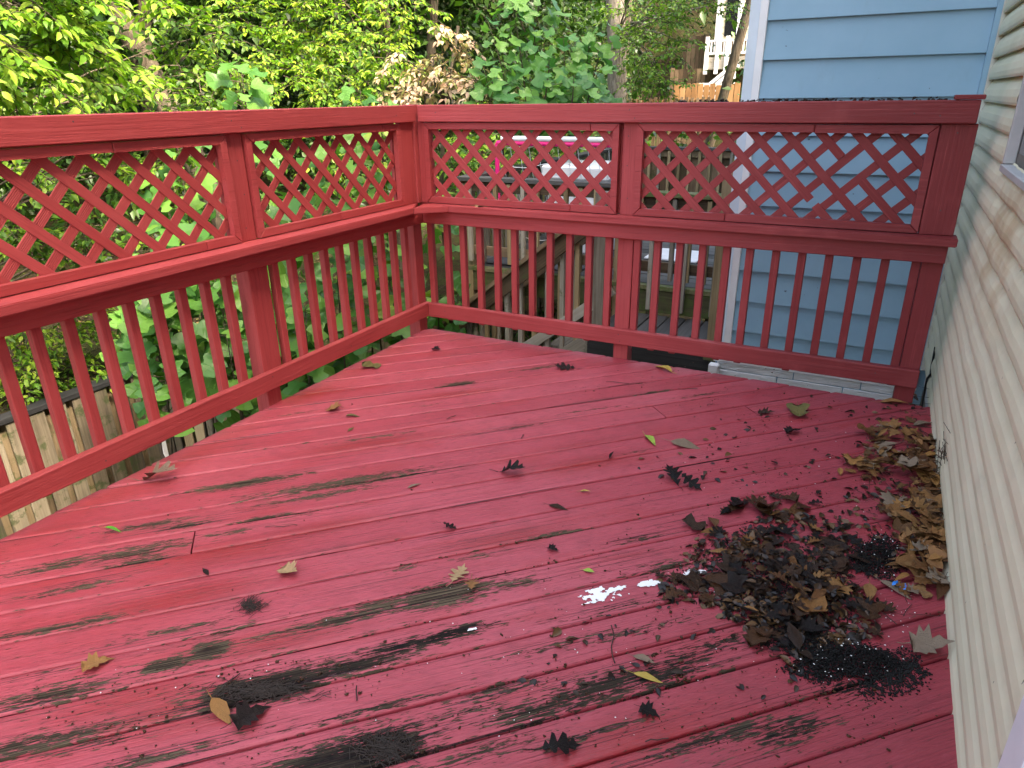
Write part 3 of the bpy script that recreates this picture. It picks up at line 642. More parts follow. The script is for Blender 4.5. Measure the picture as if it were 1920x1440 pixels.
for (x0, x1, yy, cap) in ((NX0 - .03, -1.84, NY0, .80), (-1.83, NX1, NY0, .745), (NX0 - .03, NX1, NY1 - .05, .81)):
    boxb('rail_cap', (x0, yy - .05, cap - .036), (x1, yy + .09, cap), MOSSW if yy < 6 and x0 > -2 else DKDECK, nd); boxb('rail', (x0, yy - .002, cap - .128), (x1, yy + .036, cap - .038), BROWNW, nd)
    boxb('rail', (x0, yy - .0, .105), (x1, yy + .036, .190), BROWNW, nd)
    x = x0 + .1
    while x < x1 - .03: boxb('baluster', (x, yy - .041, .05), (x + .036, yy - .004, cap - .05), TANW if random.random() < .7 else GREYW, nd); x += .135
boxb('rail_cap', (NX0 - .05, NY0 + .1, .764), (NX0 + .09, NY1 - .1, .80), DKDECK, nd)
y = NY0 + .2
while y < NY1 - .1: boxb('baluster', (NX0 - .04, y, -.1), (NX0 - .002, y + .036, .76), GREYW, nd); y += .135
for (x, y) in ((NX0 + .1, NY0 + .3), (-1.2, NY0 + .3), (NX0 + .1, NY1 - .4)): boxb('support_post', (x, y, -2.8), (x + .14, y + .14, -.24), BROWNW, nd)
x = NX0 + .05
while x < -1.9: boxb('privacy_board', (x, NY1 - .0, .0), (x + .13, NY1 + .02, .80), BROWNW, nd); x += .137
# landing one step lower
la = thing('deck_landing', 'low grey board landing with moss between the stair and the blue house', 'landing', (-1.4, 5.2, -.25))
x = -1.86
while x < -.96: boxb('deck_board', (x, 4.90, -.29), (min(x + .135, -.93), 5.49, -.25 + random.uniform(-.003, .003)), DKDECK, la); x += .146
boxb('edge_beam', (-1.90, 4.86, -.47), (-.93, 4.898, -.258), CAPW, la); boxb('edge_beam', (-.985, 4.83, -.34), (-.885, 4.858, -.255), MOSSW, la)
boxb('post', (-1.885, 4.86 + .04, -.262), (-1.797, 4.985, .80), GREYW, la); boxb('post', (-.985, 4.90, -.262), (-.895, 4.985, 1.0), TANW, la)
for x in (-1.62, -1.345, -1.10): boxb('baluster', (x, 5.44, -.2), (x + .036, 5.478, .60), GREYW, la)
for x in (-1.85, -1.0): boxb('support_post', (x, 4.92, -2.8), (x + .12, 5.04, -.48), BROWNW, la)
stp = thing('timber_stair', 'weathered timber stair with handrail going down to the left behind the rear railing', 'stair', (-2.7, 5.1, -2.5))
sl = .765
def sline(dx, base): return base + sl * dx
for yy, m in ((4.90, GREYW), (5.42, BROWNW)):
    lumber('stringer', (-1.9, yy + .018, -.42), (-4.4, yy + .018, -.42 - sl * 2.5), .038, .24, m, stp, up=(0, 0, 1))
    lumber('handrail', (-1.88, yy - .02, .60), (-4.4, yy - .02, .60 - sl * 2.52), .038, .125, BROWNW, stp); lumber('handrail_cap', (-1.88, yy - .03, .69), (-4.4, yy - .03, .69 - sl * 2.52), .09, .036, BROWNW, stp)
    lumber('lower_rail', (-1.9, yy, -.06), (-4.4, yy, -.06 - sl * 2.5), .038, .085, GREYW, stp)
    for k in range(15):
        x = -2.02 - .125 * k; zc = .70 - sl * (-1.86 - x)
        lumber('baluster', (x, yy + .022, zc - .08), (x, yy + .022, zc - .95), .036, .036, GREYW if k % 3 else TANW, stp, up=(0, 1, 0))
    lumber('stair_post', (-4.35, yy, -2.8), (-4.35, yy, -1.0), .09, .09, TANW, stp, up=(0, 1, 0))
for k in range(8): x = -2.02 - .26 * k; boxb('tread', (x - .26, 4.94, -.49 - .2 * k), (x + .02, 5.41, -.45 - .2 * k), GREYW, stp)
# things on the neighbour's deck
boxw = thing('storage_box', 'white plastic storage box with a flat lid on the neighbour\'s deck', 'box', (-2.65, 6.6, 0))
boxb('body', (-2.95, 6.35, .0), (-2.34, 6.95, .70), WHITE, boxw, .02); boxb('lid', (-3.0, 6.31, .705), (-2.30, 6.99, .84), WHITE, boxw, .02)
for zz in (.2, .34, .48): boxb('rib', (-2.95, 6.335, zz), (-2.34, 6.348, zz + .03), FOAM, boxw, .004)
goal = thing('play_goal', 'play goal of hot pink tubes with a white net on the neighbour\'s deck', 'goal', (-2.7, 6.1, 0))
for (p0, p1, r, nm, m) in (((-3.25, 5.9, 0), (-3.25, 5.9, .93), .022, 'goal_post', PINK), ((-3.25, 5.9, 1.06), (-2.0, 5.9, 1.06), .022, 'crossbar', PINK), ((-1.98, 5.9, 0), (-1.98, 5.9, 1.06), .022, 'goal_post', PINK),
                           ((-3.20, 5.9, 1.10), (-2.0, 5.9, 1.10), .024, 'foam_sleeve', FOAM), ((-3.25, 5.9, .93), (-3.25, 5.9, 1.06), .022, 'goal_post', PINK)):
    V, F = tube(np.linspace(p0, p1, 6), r, 10); place(bpy.data.objects.new(nm, big_mesh(nm, V, F, m, smooth=True)), Matrix.Identity(4), goal)
parts = []
for i in range(12):
    xx = -3.22 + 1.05 * i / 11; parts.append(tube(np.array([(xx, 5.92 + .4 * t, 1.04 - .9 * t ** .8) for t in np.linspace(0, 1, 8)]), .0035, 3))
for k in range(9):
    t = k / 8; parts.append(tube(np.array([(-3.22 + 1.05 * q, 5.92 + .4 * t, 1.04 - .9 * t ** .8 - .03 * math.sin(q * 9)) for q in np.linspace(0, 1, 10)]), .0035, 3))
V, F = merge(parts); tag(place(bpy.data.objects.new('net', big_mesh('net', V, F, FOAM)), Matrix.Identity(4), goal), kind='stuff')
mt = boxb('floor_mat', (-3.3, 5.62, .003), (-2.3, 6.25, .014), MATD); tag(mt, 'dark grey mat lying near the edge of the neighbour\'s deck', 'mat')
tag(boxb('white_sheet', (-1.95, 6.4, .004), (-1.45, 6.9, .02), FOAM), 'flat white sheet lying on the neighbour\'s dark boards', 'sheet')
bkt = thing('grey_lid', 'round grey lid below the landing beside the blue house', 'lid', (-1.13, 4.6, -.9))
aa = np.linspace(0, 2 * np.pi, 25)[:-1]
V = [(-1.14 + .17 * math.cos(q), 4.68 + .17 * math.sin(q), -.62) for q in aa] + [(-1.14 + .15 * math.cos(q), 4.68 + .15 * math.sin(q), -.59) for q in aa] + [(-1.14, 4.68, -.57)]
F = [(i, (i + 1) % 24, 24 + (i + 1) % 24, 24 + i) for i in range(24)] + [(24 + i, 24 + (i + 1) % 24, 48) for i in range(24)]
mobj('dome', V, F, METAL, bkt); V, F = tube(np.array([(-1.14, 4.68, -2.6), (-1.14, 4.68, -.60)]), .14, 16); place(bpy.data.objects.new('drum', big_mesh('drum', V, F, METAL)), Matrix.Identity(4), bkt)

# ------------------------------------------------------------------ far houses behind the trees (upper right)
FYD = 24.
def fp(px, py, dy=0): return on_y(px, py, FYD + dy)
fh = thing('far_house', 'cream sided house with a dark window far behind the trees', 'house', fp(1365, 150, 6))
p0, p1 = fp(1343, 75, 4), fp(1420, -60, 4); CREAM = plain('cream_siding', (.62, .56, .42), .6, .08)
zb = p0[2]; zt = p1[2] + 2; xl, xr = p0[0], p1[0] + 3
n = int((zt - zb) / .2)
for k in range(n): boxb('siding_board', (xl + .15, FYD + 4 - .02 * 1, zb + k * .2), (xr, FYD + 4.2, zb + k * .2 + .19), CREAM, fh, .01)
boxb('corner_board', (xl - .05, FYD + 3.93, zb), (xl + .15, FYD + 4.2, zt), WHITE, fh)
wp = fp(1362, 55, 4); fw_ = boxb('window', (wp[0] - .05, FYD + 3.94, zb + .1), (wp[0] + .35, FYD + 3.97, zb + 1.6), GLASS, fh, 0)
boxb('frame', (wp[0] + .36, FYD + 3.93, zb + .05), (wp[0] + .5, FYD + 3.975, zb + 1.65), WHITE, fw_); boxb('wall_core', (xl, FYD + 4.25, -1), (xr, FYD + 10, zt), CREAM, fh); boxb('lower_wall', (xl, FYD + 4.0, -1), (xr, FYD + 4.2, zb - .01), BROWNW, fh)
bal = thing('white_balcony', 'white railed balcony with a stair on the far cream house', 'balcony', fp(1350, 110, 2))
b0, b1 = fp(1325, 103, 2), fp(1400, 72, 2)
boxb('rail', (b0[0], FYD + 2, b1[2] - .06), (b1[0] + 1, FYD + 2.08, b1[2]), WHITE, bal); boxb('rail', (b0[0], FYD + 2, b0[2]), (b1[0] + 1, FYD + 2.08, b0[2] + .07), WHITE, bal)
boxb('floor_slab', (b0[0], FYD + 2, b0[2] - .45), (b1[0] + 1, FYD + 3.9, b0[2] - .08), GREYW, bal)
x = b0[0]
while x < b1[0] + 1: boxb('baluster', (x, FYD + 2.01, b0[2] + .07), (x + .045, FYD + 2.06, b1[2] - .06), WHITE, bal, 0); x += .105
for px in (1326, 1346, 1364): q = fp(px, 90, 2); boxb('post', (q[0] - .06, FYD + 1.95, b0[2] - .6), (q[0] + .06, FYD + 1.998, b1[2] + .1), WHITE, bal)
for dpx in (0, 9): lumber('stair_rail', fp(1376 + dpx, 122, 1), fp(1330 + dpx, 160, 1), .08, .14, WHITE, bal)
for k in range(9):
    q = fp(1378 - 5.2 * k, 128 + 4.3 * k, 1); boxb('stair_baluster', (q[0] - .03, q[1], q[2] - .45), (q[0] + .03, q[1] + .06, q[2]), WHITE, bal, 0)
bp, bq = fp(1306, 172, 1), fp(1350, 155, 1); boxb('low_wall', (bp[0], FYD + 1.2, bp[2] - .3), (bq[0], FYD + 1.3, bq[2]), WHITE, bal)
of = thing('orange_fence', 'orange-brown board fence far behind, lit by the sun', 'fence', fp(1310, 175))
o0, o1 = fp(1263, 182), fp(1366, 158); x = o0[0]
while x < o1[0] + .3: boxb('fence_board', (x, FYD, o0[2] - .2), (x + .17, FYD + .03, o1[2] + random.uniform(-.05, .05)), ORANGEW, of, .004); x += .19
for zz in (o0[2] + .05, o1[2] - .15): boxb('fence_rail', (o0[0], FYD + .032, zz), (o1[0] + .3, FYD + .09, zz + .09), ORANGEW, of)
bf = thing('brown_fence', 'dark brown board fence far behind below the white balcony', 'fence', fp(1310, 140, 3))
o0, o1 = fp(1255, 168, 3), fp(1390, 125, 3); x = o0[0]
while x < o1[0]: boxb('fence_board', (x, FYD + 3, o0[2] - .6), (x + .14, FYD + 3.03, o1[2] + random.uniform(-.06, .04)), BROWNW, bf, 0); x += .16
bf = thing('brown_fence', 'tall brown board fence beside the far white balcony', 'fence', fp(1300, 100, 5))
o0, o1 = fp(1280, 105, 5), fp(1328, 66, 5); x = o0[0]
while x < o1[0]: boxb('fence_board', (x, FYD + 5, o0[2] - .6), (x + .14, FYD + 5.03, o1[2] + random.uniform(-.06, .04)), BROWNW, bf, 0); x += .16
df = thing('brown_fence', 'dark picket fence just above the rear railing at right', 'fence', fp(1230, 185, -6))
o0, o1 = on_y(1160, 200, 18), on_y(1330, 182, 18); x = o0[0]
while x < o1[0]: boxb('picket', (x, 18, o0[2] - 1), (x + .07, 18.03, o1[2] + random.uniform(-.02, .02)), BROWNW, df, 0); x += .13
boxb('fence_rail', (o0[0], 18.032, o1[2] - .12), (o1[0], 18.07, o1[2] - .04), ORANGEW, df)

# ------------------------------------------------------------------ foliage
def tpl(half, fold=.25, droop=.25, curl=0., wav=0., seed=0):
    r = random.Random(seed); half = np.array(half, float); n = len(half)
    def zf(x, y): return fold * abs(y) - droop * x * x + curl * y * y + wav * math.sin(7 * x + 5 * y + seed)
    mid = [(min(max(x, 0), 1), 0) for x, y in half]
    V = [(x, 0, zf(x, 0)) for x, _ in mid] + [(x, y, zf(x, y)) for x, y in half] + [(x, -y * r.uniform(.88, 1.05), zf(x, y)) for x, y in half]
    F = []
    for i in range(n - 1):
        for o, fl in ((n, 0), (2 * n, 1)):
            q = [i, i + 1, o + i + 1, o + i]
            if half[i][1] == 0 and i == 0: t = [(q[0], q[1], q[2])]
            elif half[i + 1][1] == 0: t = [(q[0], q[1], q[3])]
            else: t = [(q[0], q[1], q[2]), (q[0], q[2], q[3])]
            F += [tuple(reversed(a)) if not fl else a for a in t]
    return np.array(V), np.array(F)
OV = [(0, 0), (.16, .17), (.4, .265), (.66, .20), (.86, .08), (1, 0)]
OVS = [(0, 0), (.38, .25), (1, 0)]
TU = [(0, 0), (-.03, .10), (.0, .26), (.09, .42), (.17, .52), (.30, .43), (.43, .30), (.50, .28), (.64, .35), (.84, .43), (.88, .30), (.93, .13), (.88, 0)]
OAK = [(0, 0), (.12, .02), (.20, .17), (.27, .05), (.36, .33), (.42, .30), (.46, .08), (.60, .36), (.68, .30), (.69, .09), (.82, .20), (.86, .06), (1, 0)]
MAP = [(0, 0), (.04, .18), (.02, .36), (.18, .27), (.28, .52), (.36, .36), (.50, .50), (.52, .18), (.68, .22), (.78, .09), (1, 0)]
T_OV = [tpl(OV, .35, .30, seed=1), tpl(OV, .2, .45, seed=2), tpl(OV, .5, .1, .3, seed=3)]
T_OVS = [tpl(OVS, .35, .3, seed=1), tpl(OVS, .2, .1, seed=2)]
T_TU = [tpl(TU, .12, .18, seed=4), tpl(TU, .28, .1, wav=.03, seed=5), tpl(TU, .05, .35, wav=.04, seed=6)]
def norm(a): return a / (np.linalg.norm(a, axis=-1, keepdims=True) + 1e-9)
def basis(d, n):
    X = norm(d); Y = norm(np.cross(n, X)); Z = np.cross(X, Y); return np.stack([X, Y, Z], 1)   # rows
def join_leaves(name, L, tpls, mat, parent):
    pos, dr_, no, sz = L; vi = rng.integers(0, len(tpls), len(pos)); Vs, Fs, Ts, o = [], [], [], 0
    B = basis(dr_, no); tint = rng.random(len(pos))
    for k, (TV, TF) in enumerate(tpls):
        m = vi == k
        if not m.any(): continue
        V = pos[m][:, None, :] + sz[m][:, None, None] * np.einsum('vk,nkj->nvj', TV, B[m]); nn = m.sum()
        Vs.append(V.reshape(-1, 3)); Fs.append((TF[None] + (np.arange(nn) * len(TV))[:, None, None]).reshape(-1, 3) + o); o += nn * len(TV)
        Ts.append(np.repeat(tint[m], len(TV)))
    me = big_mesh(name, np.concatenate(Vs), np.concatenate(Fs), mat, {'tint': np.concatenate(Ts)})
    return place(bpy.data.objects.new(name, me), Matrix.Identity(4), parent)
class Tree:
    def __init__(s): s.p, s.d, s.n, s.s, s.tw = [], [], [], [], []
    def leaf(s, p, d, n, z): s.p.append(p); s.d.append(d); s.n.append(n); s.s.append(z)
    def spray(s, base, dr_, L, nt=5, ls=.08, droop=.25, gap=.045):
        """a flat layered spray: axis, alternate side twigs, leaves in two ranks"""
        base = np.asarray(base, float); dr_ = norm(np.asarray(dr_, float)); up = np.array([0, 0, 1.])
        side = norm(np.cross(up, dr_)); nrm = norm(np.cross(dr_, side) + rng.normal(0, .18, 3))
        ax = [base + dr_ * L * t + np.array([0, 0, -droop * L * t * t]) for t in np.linspace(0, 1, 6)]
        s.tw.append((np.array(ax), np.linspace(.006, .002, 6)))
        for k in range(nt):
            t = (k + .6) / nt; i = min(int(t * 5), 4); b = ax[i] + (ax[i + 1] - ax[i]) * (t * 5 - i); sg = 1 if k % 2 else -1
            td = norm(dr_ * .75 + side * sg * rng.uniform(.5, .9) + rng.normal(0, .12, 3)); tl = L * .5 * (1.15 - t * .7)
            e = b + td * tl + np.array([0, 0, -droop * tl * .5]); s.tw.append((np.array([b, (b + e) / 2 + [0, 0, .01], e]), np.array([.003, .0025, .0015])))
            m = max(2, int(tl / gap)); sd2 = norm(np.cross(nrm, td))
            for q in range(m + 1):
                f = (q + .4) / (m + .4); p = b + (e - b) * min(f, 1); g2 = 1 if q % 2 else -1
                ld = td * .7 + sd2 * g2 * .8 if q < m else td
                s.leaf(p, ld + rng.normal(0, .2, 3) + [0, 0, -.22], nrm + rng.normal(0, .28, 3), ls * rng.uniform(.65, 1.15))
        for q in range(3): s.leaf(ax[-1 - q // 2], dr_ + side * (q - 1) * .7 + rng.normal(0, .2, 3) + [0, 0, -.2], nrm + rng.normal(0, .25, 3), ls * rng.uniform(.7, 1.1))
    def blob(s, c, r, n, ls, out=(0, 0, 0), L=.4, gap=.045, droop=.25):
        c = np.asarray(c, float); r = np.broadcast_to(np.asarray(r, float), 3)
        for _ in range(n):
            u = norm(rng.normal(0, 1, 3)); q = u * r * rng.random() ** .45; d = norm(u * [1, 1, .45] + np.asarray(out) + rng.normal(0, .35, 3) * [1, 1, .4])
            s.spray(c + q - d * L * .5, d, L * rng.uniform(.7, 1.25), 5, ls, droop, gap)
    def shoot(s, base, top, n, ls, pet=.10, lo=0., tow=(.45, -.35, .1)):
        """upright shoot with long-stalked broad leaves set in a spiral"""
        base, top = np.asarray(base, float), np.asarray(top, float); mid = (base + top) / 2 + rng.normal(0, .06, 3) * [1, 1, 0]
        ts = np.linspace(0, 1, 10); C = np.array([(1 - t) ** 2 * base + 2 * t * (1 - t) * mid + t * t * top for t in ts]); s.tw.append((C, np.linspace(.014, .003, 10)))
        for k in range(n):
            t = lo + (1 - lo) * (k + rng.random()) / n; p = np.array([np.interp(t, ts, C[:, i]) for i in range(3)])
            a = k * 2.4 + rng.normal(0, .4); o = np.array([math.cos(a), math.sin(a), 0]); pl = pet * rng.uniform(.6, 1.6) * (1.25 - .6 * t)
            e = p + o * pl + np.array([0, 0, pl * rng.uniform(.1, .8)]); s.tw.append((np.array([p, e]), np.array([.0022, .0016])))
            s.leaf(e, o + rng.normal(0, .25, 3) + [0, 0, rng.uniform(-.75, -.1)], np.array([0, 0, .75]) + o * .45 + np.asarray(tow) * 1.1 + rng.normal(0, .25, 3), ls * rng.uniform(.55, 1.2) * (1.1 - .35 * t))
    def finish(s, name, label, cols, tpls, trunk, nobj, base, transl=.45, bark_=None, group=None, cat='tree', rough=.42):
        root = thing(name, label, cat, base, group)
        P, D, N, Z = (np.array(a, float) for a in (s.p, s.d, s.n, s.s))
        key = name + str(len(bpy.data.materials)); m1 = leaf_mat('foliage_' + key, cols, False, transl, rough); m2 = leaf_mat('leaf_' + key, cols, True, transl, rough)
        if trunk:
            V, F = merge([tube(a, b, n_) for a, b, n_ in trunk]); o = place(bpy.data.objects.new('trunk', big_mesh('trunk', V, F, bark_ or BARK, smooth=True)), Matrix.Identity(4), root)
        V, F = merge([tube(a, b, 3) for a, b in s.tw]); tag(place(bpy.data.objects.new('branches', big_mesh('branches', V, F, BARK)), Matrix.Identity(4), root), kind='stuff')
        pick = np.zeros(len(P), bool)
        if nobj:
            px, dep = project(P + D * Z[:, None] * .4 / (np.linalg.norm(D, axis=1)[:, None] + 1e-6)); ok = (dep > .3) & (px[:, 0] > -10) & (px[:, 0] < 1930) & (px[:, 1] > -10) & (px[:, 1] < 1100)
            sc = np.where(ok, Z / np.maximum(dep, .1), 0); idx = np.argsort(-sc)[:nobj]; pick[idx] = sc[idx] > 0
            mes = []
            for (TV, TF) in tpls: mes.append(mesh('leaf', TV, TF, m2))
            B = basis(D, N)
            for i in np.nonzero(pick)[0]:
                Mw = Matrix((B[i] * Z[i]).T.tolist()).to_4x4(); Mw.translation = Vector(P[i].tolist())
                place(bpy.data.objects.new('leaf', mes[int(rng.integers(len(mes)))]), Mw, root)
        r = ~pick
        if r.any(): tag(join_leaves('crown', (P[r], D[r], N[r], Z[r]), tpls, m1, root), kind='stuff')
        return root
def gz(x, y): return float(hgt(np.array(x), np.array(y)))
def trunkline(b, t, r0, r1, n=9, bend=.12, k=9):
    b, t = np.asarray(b, float), np.asarray(t, float); ts = np.linspace(0, 1, k); off = rng.normal(0, bend, 3) * [1, 1, 0]
    C = b + (t - b) * ts[:, None] + off * (np.sin(ts * np.pi) ** 1)[:, None]; return (C, r0 + (r1 - r0) * ts ** .8, n)
def limb(tr, f, to, r0, r1): i = int(f * (len(tr[0]) - 1)); a = tr[0][i]; to = np.asarray(to, float); m = (a + to) / 2 + [0, 0, .12]; return (np.array([a, (a + m) / 2, m, (m + to) / 2 + [0, 0, .03], to]), np.linspace(r0, r1, 5), 5)

# A: bright sprays at the upper left
t = Tree(); cs = []
for (px, py, d, r, n) in ((30, 20, 5.4, .35, 12), (95, 40, 5.6, .3, 11), (120, 62, 5.8, .18, 7), (215, 112, 5.9, .10, 3), (15, 95, 5.3, .26, 9), (120, 95, 5.7, .22, 6), (-80, 60, 5.2, .4, 12), (60, -60, 5.4, .4, 12), (300, 0, 6.4, .10, 3)):
    c = at_dist(px, py, d); cs.append(c); t.blob(c, r, int(n * 1.5), .078, (.35, -.1, -.15), .34, .036)
b = np.array([-7.6, 1.6]); tr = trunkline((b[0], b[1], gz(*b) - .2), (-7.2, 1.8, 5.5), .10, .05)
t.finish('beech_tree', 'broadleaf tree whose bright yellow-green sprays reach in at the upper left corner', [(.11, .25, .022), (.20, .38, .035), (.30, .48, .05), (.40, .52, .07)], T_OV, [tr] + [limb(tr, .72, c, .018, .006) for c in cs[:8]], 280, (b[0], b[1], gz(*b)))
# B: mid green beech behind the left railing
t = Tree(); cs = []
for (px, py, d, r, n) in ((165, 165, 7.2, .26, 8), (50, 190, 7.2, .28, 8), (215, 190, 7.2, .3, 9), (345, 50, 7.8, .28, 8), (350, 140, 7.6, .30, 10), (410, 60, 8.2, .38, 11), (390, 185, 7.2, .3, 10), (440, 120, 8, .32, 9), (330, 210, 7, .26, 8), (15, 150, 7.4, .22, 5),
                          (60, 330, 7, .3, 8), (25, 420, 7, .3, 8), (170, 310, 6.8, .22, 6), (320, 300, 6.8, .28, 9), (390, 300, 6.8, .25, 8), (190, 440, 6.8, .28, 7), (330, 400, 6.9, .22, 6), (60, 480, 6.9, .26, 7), (270, 470, 6.9, .2, 4), (250, 300, 7.4, .3, 7)):
    c = at_dist(px, py, d); cs.append(c); t.blob(c, r, int(n * 1.35), .074, (.25, -.25, -.05), .32, .036)
b = np.array([-7.9, 3.4]); tr = trunkline((b[0], b[1], gz(*b) - .2), (-7.4, 3.5, 4.6), .06, .03)
t.finish('beech_tree', 'green leafy young tree standing behind the left railing, left of the lobed saplings', [(.045, .11, .014), (.08, .19, .018), (.15, .28, .025), (.24, .36, .035)], T_OV, [tr] + [limb(tr, min(.9, max(.15, (c[2] - gz(*b)) / 6)), c, .014, .004) for c in cs], 290, (b[0], b[1], gz(*b)))
# C: low bright shrub just behind the fence
t = Tree()
for (px, py, r, n) in ((30, 690, .30, 12), (85, 650, .26, 11), (130, 700, .22, 9), (190, 650, .25, 8), (215, 590, .22, 7), (60, 740, .2, 7), (10, 620, .3, 9), (270, 580, .22, 6), (110, 600, .25, 8), (-30, 740, .3, 8), (160, 560, .25, 6)):
    c = on_x(px, py, -6.75); t.blob(c, r, int(n * 1.2), .075, (.3, -.15, .05), .30, .038)
t.finish('leafy_shrub', 'bright green shrub growing just above the black fence cap', [(.07, .17, .018), (.13, .28, .025), (.24, .38, .035), (.34, .44, .05)], T_OV, [trunkline((-7.0, 2.6, gz(-7, 2.6) - .1), (-6.9, 2.8, -.2), .02, .008, 6), trunkline((-7.0, 3.3, gz(-7, 3.3) - .1), (-6.8, 3.2, .1), .02, .008, 6)], 270, (-7, 2.9, gz(-7, 2.9)), cat='shrub')
# D: yellow-green tree behind the corner
t = Tree(); cs = []
for (px, py, d, r, n) in ((600, 80, 9.6, .45, 13), (680, 55, 9.6, .4, 12), (560, 35, 9.8, .45, 12), (725, 110, 9.2, .33, 9), (640, 150, 9.2, .4, 11), (505, 100, 9.6, .38, 10), (760, 25, 10, .4, 9), (460, 40, 10, .45, 10), (640, 0, 10, .45, 10), (700, 170, 9, .3, 8), (560, 150, 9.2, .35, 9), (740, 60, 10, .3, 7), (540, -70, 10, .6, 10), (700, -60, 10, .6, 10),
                          (620, 260, 8.5, .4, 7), (720, 280, 8.6, .4, 7)):
    c = at_dist(px, py, d); cs.append(c); t.blob(c, r, int(n * 1.4), .078, (.15, -.35, -.1), .40, .038)
b = np.array([-6.2, 8.2]); tr = trunkline((b[0], b[1], gz(*b) - .2), (-6.0, 8.2, 5.2), .07, .03)
t.finish('yellowing_tree', 'tree with fine yellow-green foliage behind the corner of the railings', [(.08, .19, .02), (.16, .32, .03), (.25, .42, .04), (.38, .47, .05)], T_OV, [tr] + [limb(tr, min(.9, max(.2, (c[2] - gz(*b)) / 7)), c, .016, .004) for c in cs], 200, (b[0], b[1], gz(*b)))
# E: dogwood turning pink-brown
t = Tree(); cs = []
for (px, py, d, r, n) in ((825, 55, 8.2, .16, 4), (865, 95, 8.1, .2, 6), (805, 150, 8.2, .22, 6), (880, 160, 7.9, .18, 4), (765, 168, 8.2, .18, 5), (745, 110, 8.3, .14, 4), (780, 130, 8.2, .16, 4), (850, 130, 8, .2, 5), (720, 180, 8.2, .14, 4), (820, 110, 8.2, .18, 3)):
    c = at_dist(px, py, d); cs.append(c); t.blob(c, r, n, .085, (.05, -.3, -.3), .28, .036, .6)
b = np.array([-4.9, 7.6]); tr = trunkline((b[0], b[1], gz(*b) - .2), (-4.6, 7.5, 2.2), .04, .02)
t.finish('dogwood_tree', 'small tree with drooping pink-brown leaves above the rear railing', [(.55, .34, .23), (.70, .50, .37), (.76, .58, .44), (.36, .42, .14)], T_OV, [tr] + [limb(tr, .75, c, .012, .004) for c in cs], 200, (b[0], b[1], gz(*b)), transl=.35)
# F: large lobed-leaf sapling above the rear railing
t = Tree()
def px_shoot(tree, px0, py0, px1, py1, Y, n, ls, **k): tree.shoot(on_y(px0, py0, Y), on_y(px1, py1, Y), n, ls, **k)
for (a, b_, c_, d_, Y, n) in ((990, 250, 960, 5, 7.0, 34), (960, 250, 915, 40, 6.9, 26), (1010, 260, 1000, -20, 7.2, 34), (1040, 250, 1055, 60, 7.1, 30), (1070, 240, 1105, 75, 7.2, 28), (1090, 240, 1140, 40, 7.3, 20), (930, 250, 905, 110, 6.8, 20), (1010, 240, 1030, 110, 6.7, 26), (1100, 230, 1125, 130, 7.0, 20), (960, 240, 945, 130, 6.6, 22), (1060, 250, 1075, 140, 6.7, 22), (985, 60, 940, -40, 7.2, 14), (1000, 60, 1010, -60, 7.3, 14)):
    px_shoot(t, a, b_, c_, d_, Y, n, .185, pet=.12)
tb = on_y(1010, 260, 7.0)
t.finish('tulip_sapling', 'tall bluish-green sapling with lobed leaves rising above the rear railing', [(.07, .22, .06), (.12, .31, .08), (.17, .38, .09), (.23, .45, .10)], T_TU, [trunkline((tb[0] - .1, 7.1, gz(-3.5, 7.1) - .1), tb, .035, .015, 6)] + [trunkline((tb[0] - .1, 7.1, gz(-3.5, 7.1) - .1), on_y(p, 250, 7.), .02, .012, 6) for p in (940, 1090)], 295, (tb[0], 7.1, gz(-3.5, 7.1)), transl=.42, rough=.36)
# lobed saplings close behind the railings
def sapl(label, spots, nobj, cols, zlow=-1.6):
    t = Tree()
    for (x, y, z0, z1, n, dx, dy) in spots: t.shoot((x - dx, y - dy, z0), (x + dx, y + dy, z1), n, .20, pet=.11, lo=max(0, min(.85, (zlow - z0) / (z1 - z0))))
    x, y = spots[0][:2]; base = (x, y, gz(x, y)); tr = [trunkline((x, y, gz(x, y) - .1), (s[0] - s[5], s[1] - s[6], s[2]), .022, .012, 6) for s in spots]
    t.finish('tulip_sapling', label, cols, T_TU, tr, nobj, base, transl=.42, rough=.36)
GC = [(.05, .15, .03), (.08, .22, .042), (.12, .29, .05), (.17, .34, .06)]
sapl('lobed-leaf sapling filling the gaps behind the left railing by its post', [(-4.15, 2.75, -1.4, .45, 46, .05, .1), (-4.4, 3.2, -1.4, .95, 52, .0, .05), (-4.0, 3.15, -1.7, .35, 50, .05, 0), (-4.7, 3.55, -1.2, 1.15, 52, .05, .05), (-4.9, 3.1, -1.2, .35, 30, 0, 0), (-3.75, 2.95, -1.9, .1, 30, 0, .05), (-4.3, 2.95, -1.4, .3, 44, 0, .05), (-4.5, 3.0, -1.4, .1, 36, .05, 0)], 298, GC, -.6)
sapl('lobed-leaf sapling behind the left railing, its tips above the top rail', [(-3.9, 3.6, -1.4, 1.62, 66, -.1, .1), (-3.6, 3.5, -1.7, .9, 60, .05, .1), (-4.3, 3.9, -1.2, 1.72, 66, .0, .05), (-3.5, 3.95, -1.6, 1.3, 62, .05, .0), (-3.35, 3.3, -1.6, .15, 46, 0, .05), (-4.1, 3.5, -1.5, 1.2, 50, .05, .0), (-3.3, 3.65, -1.6, .5, 40, 0, 0)], 298, GC, -1.0)
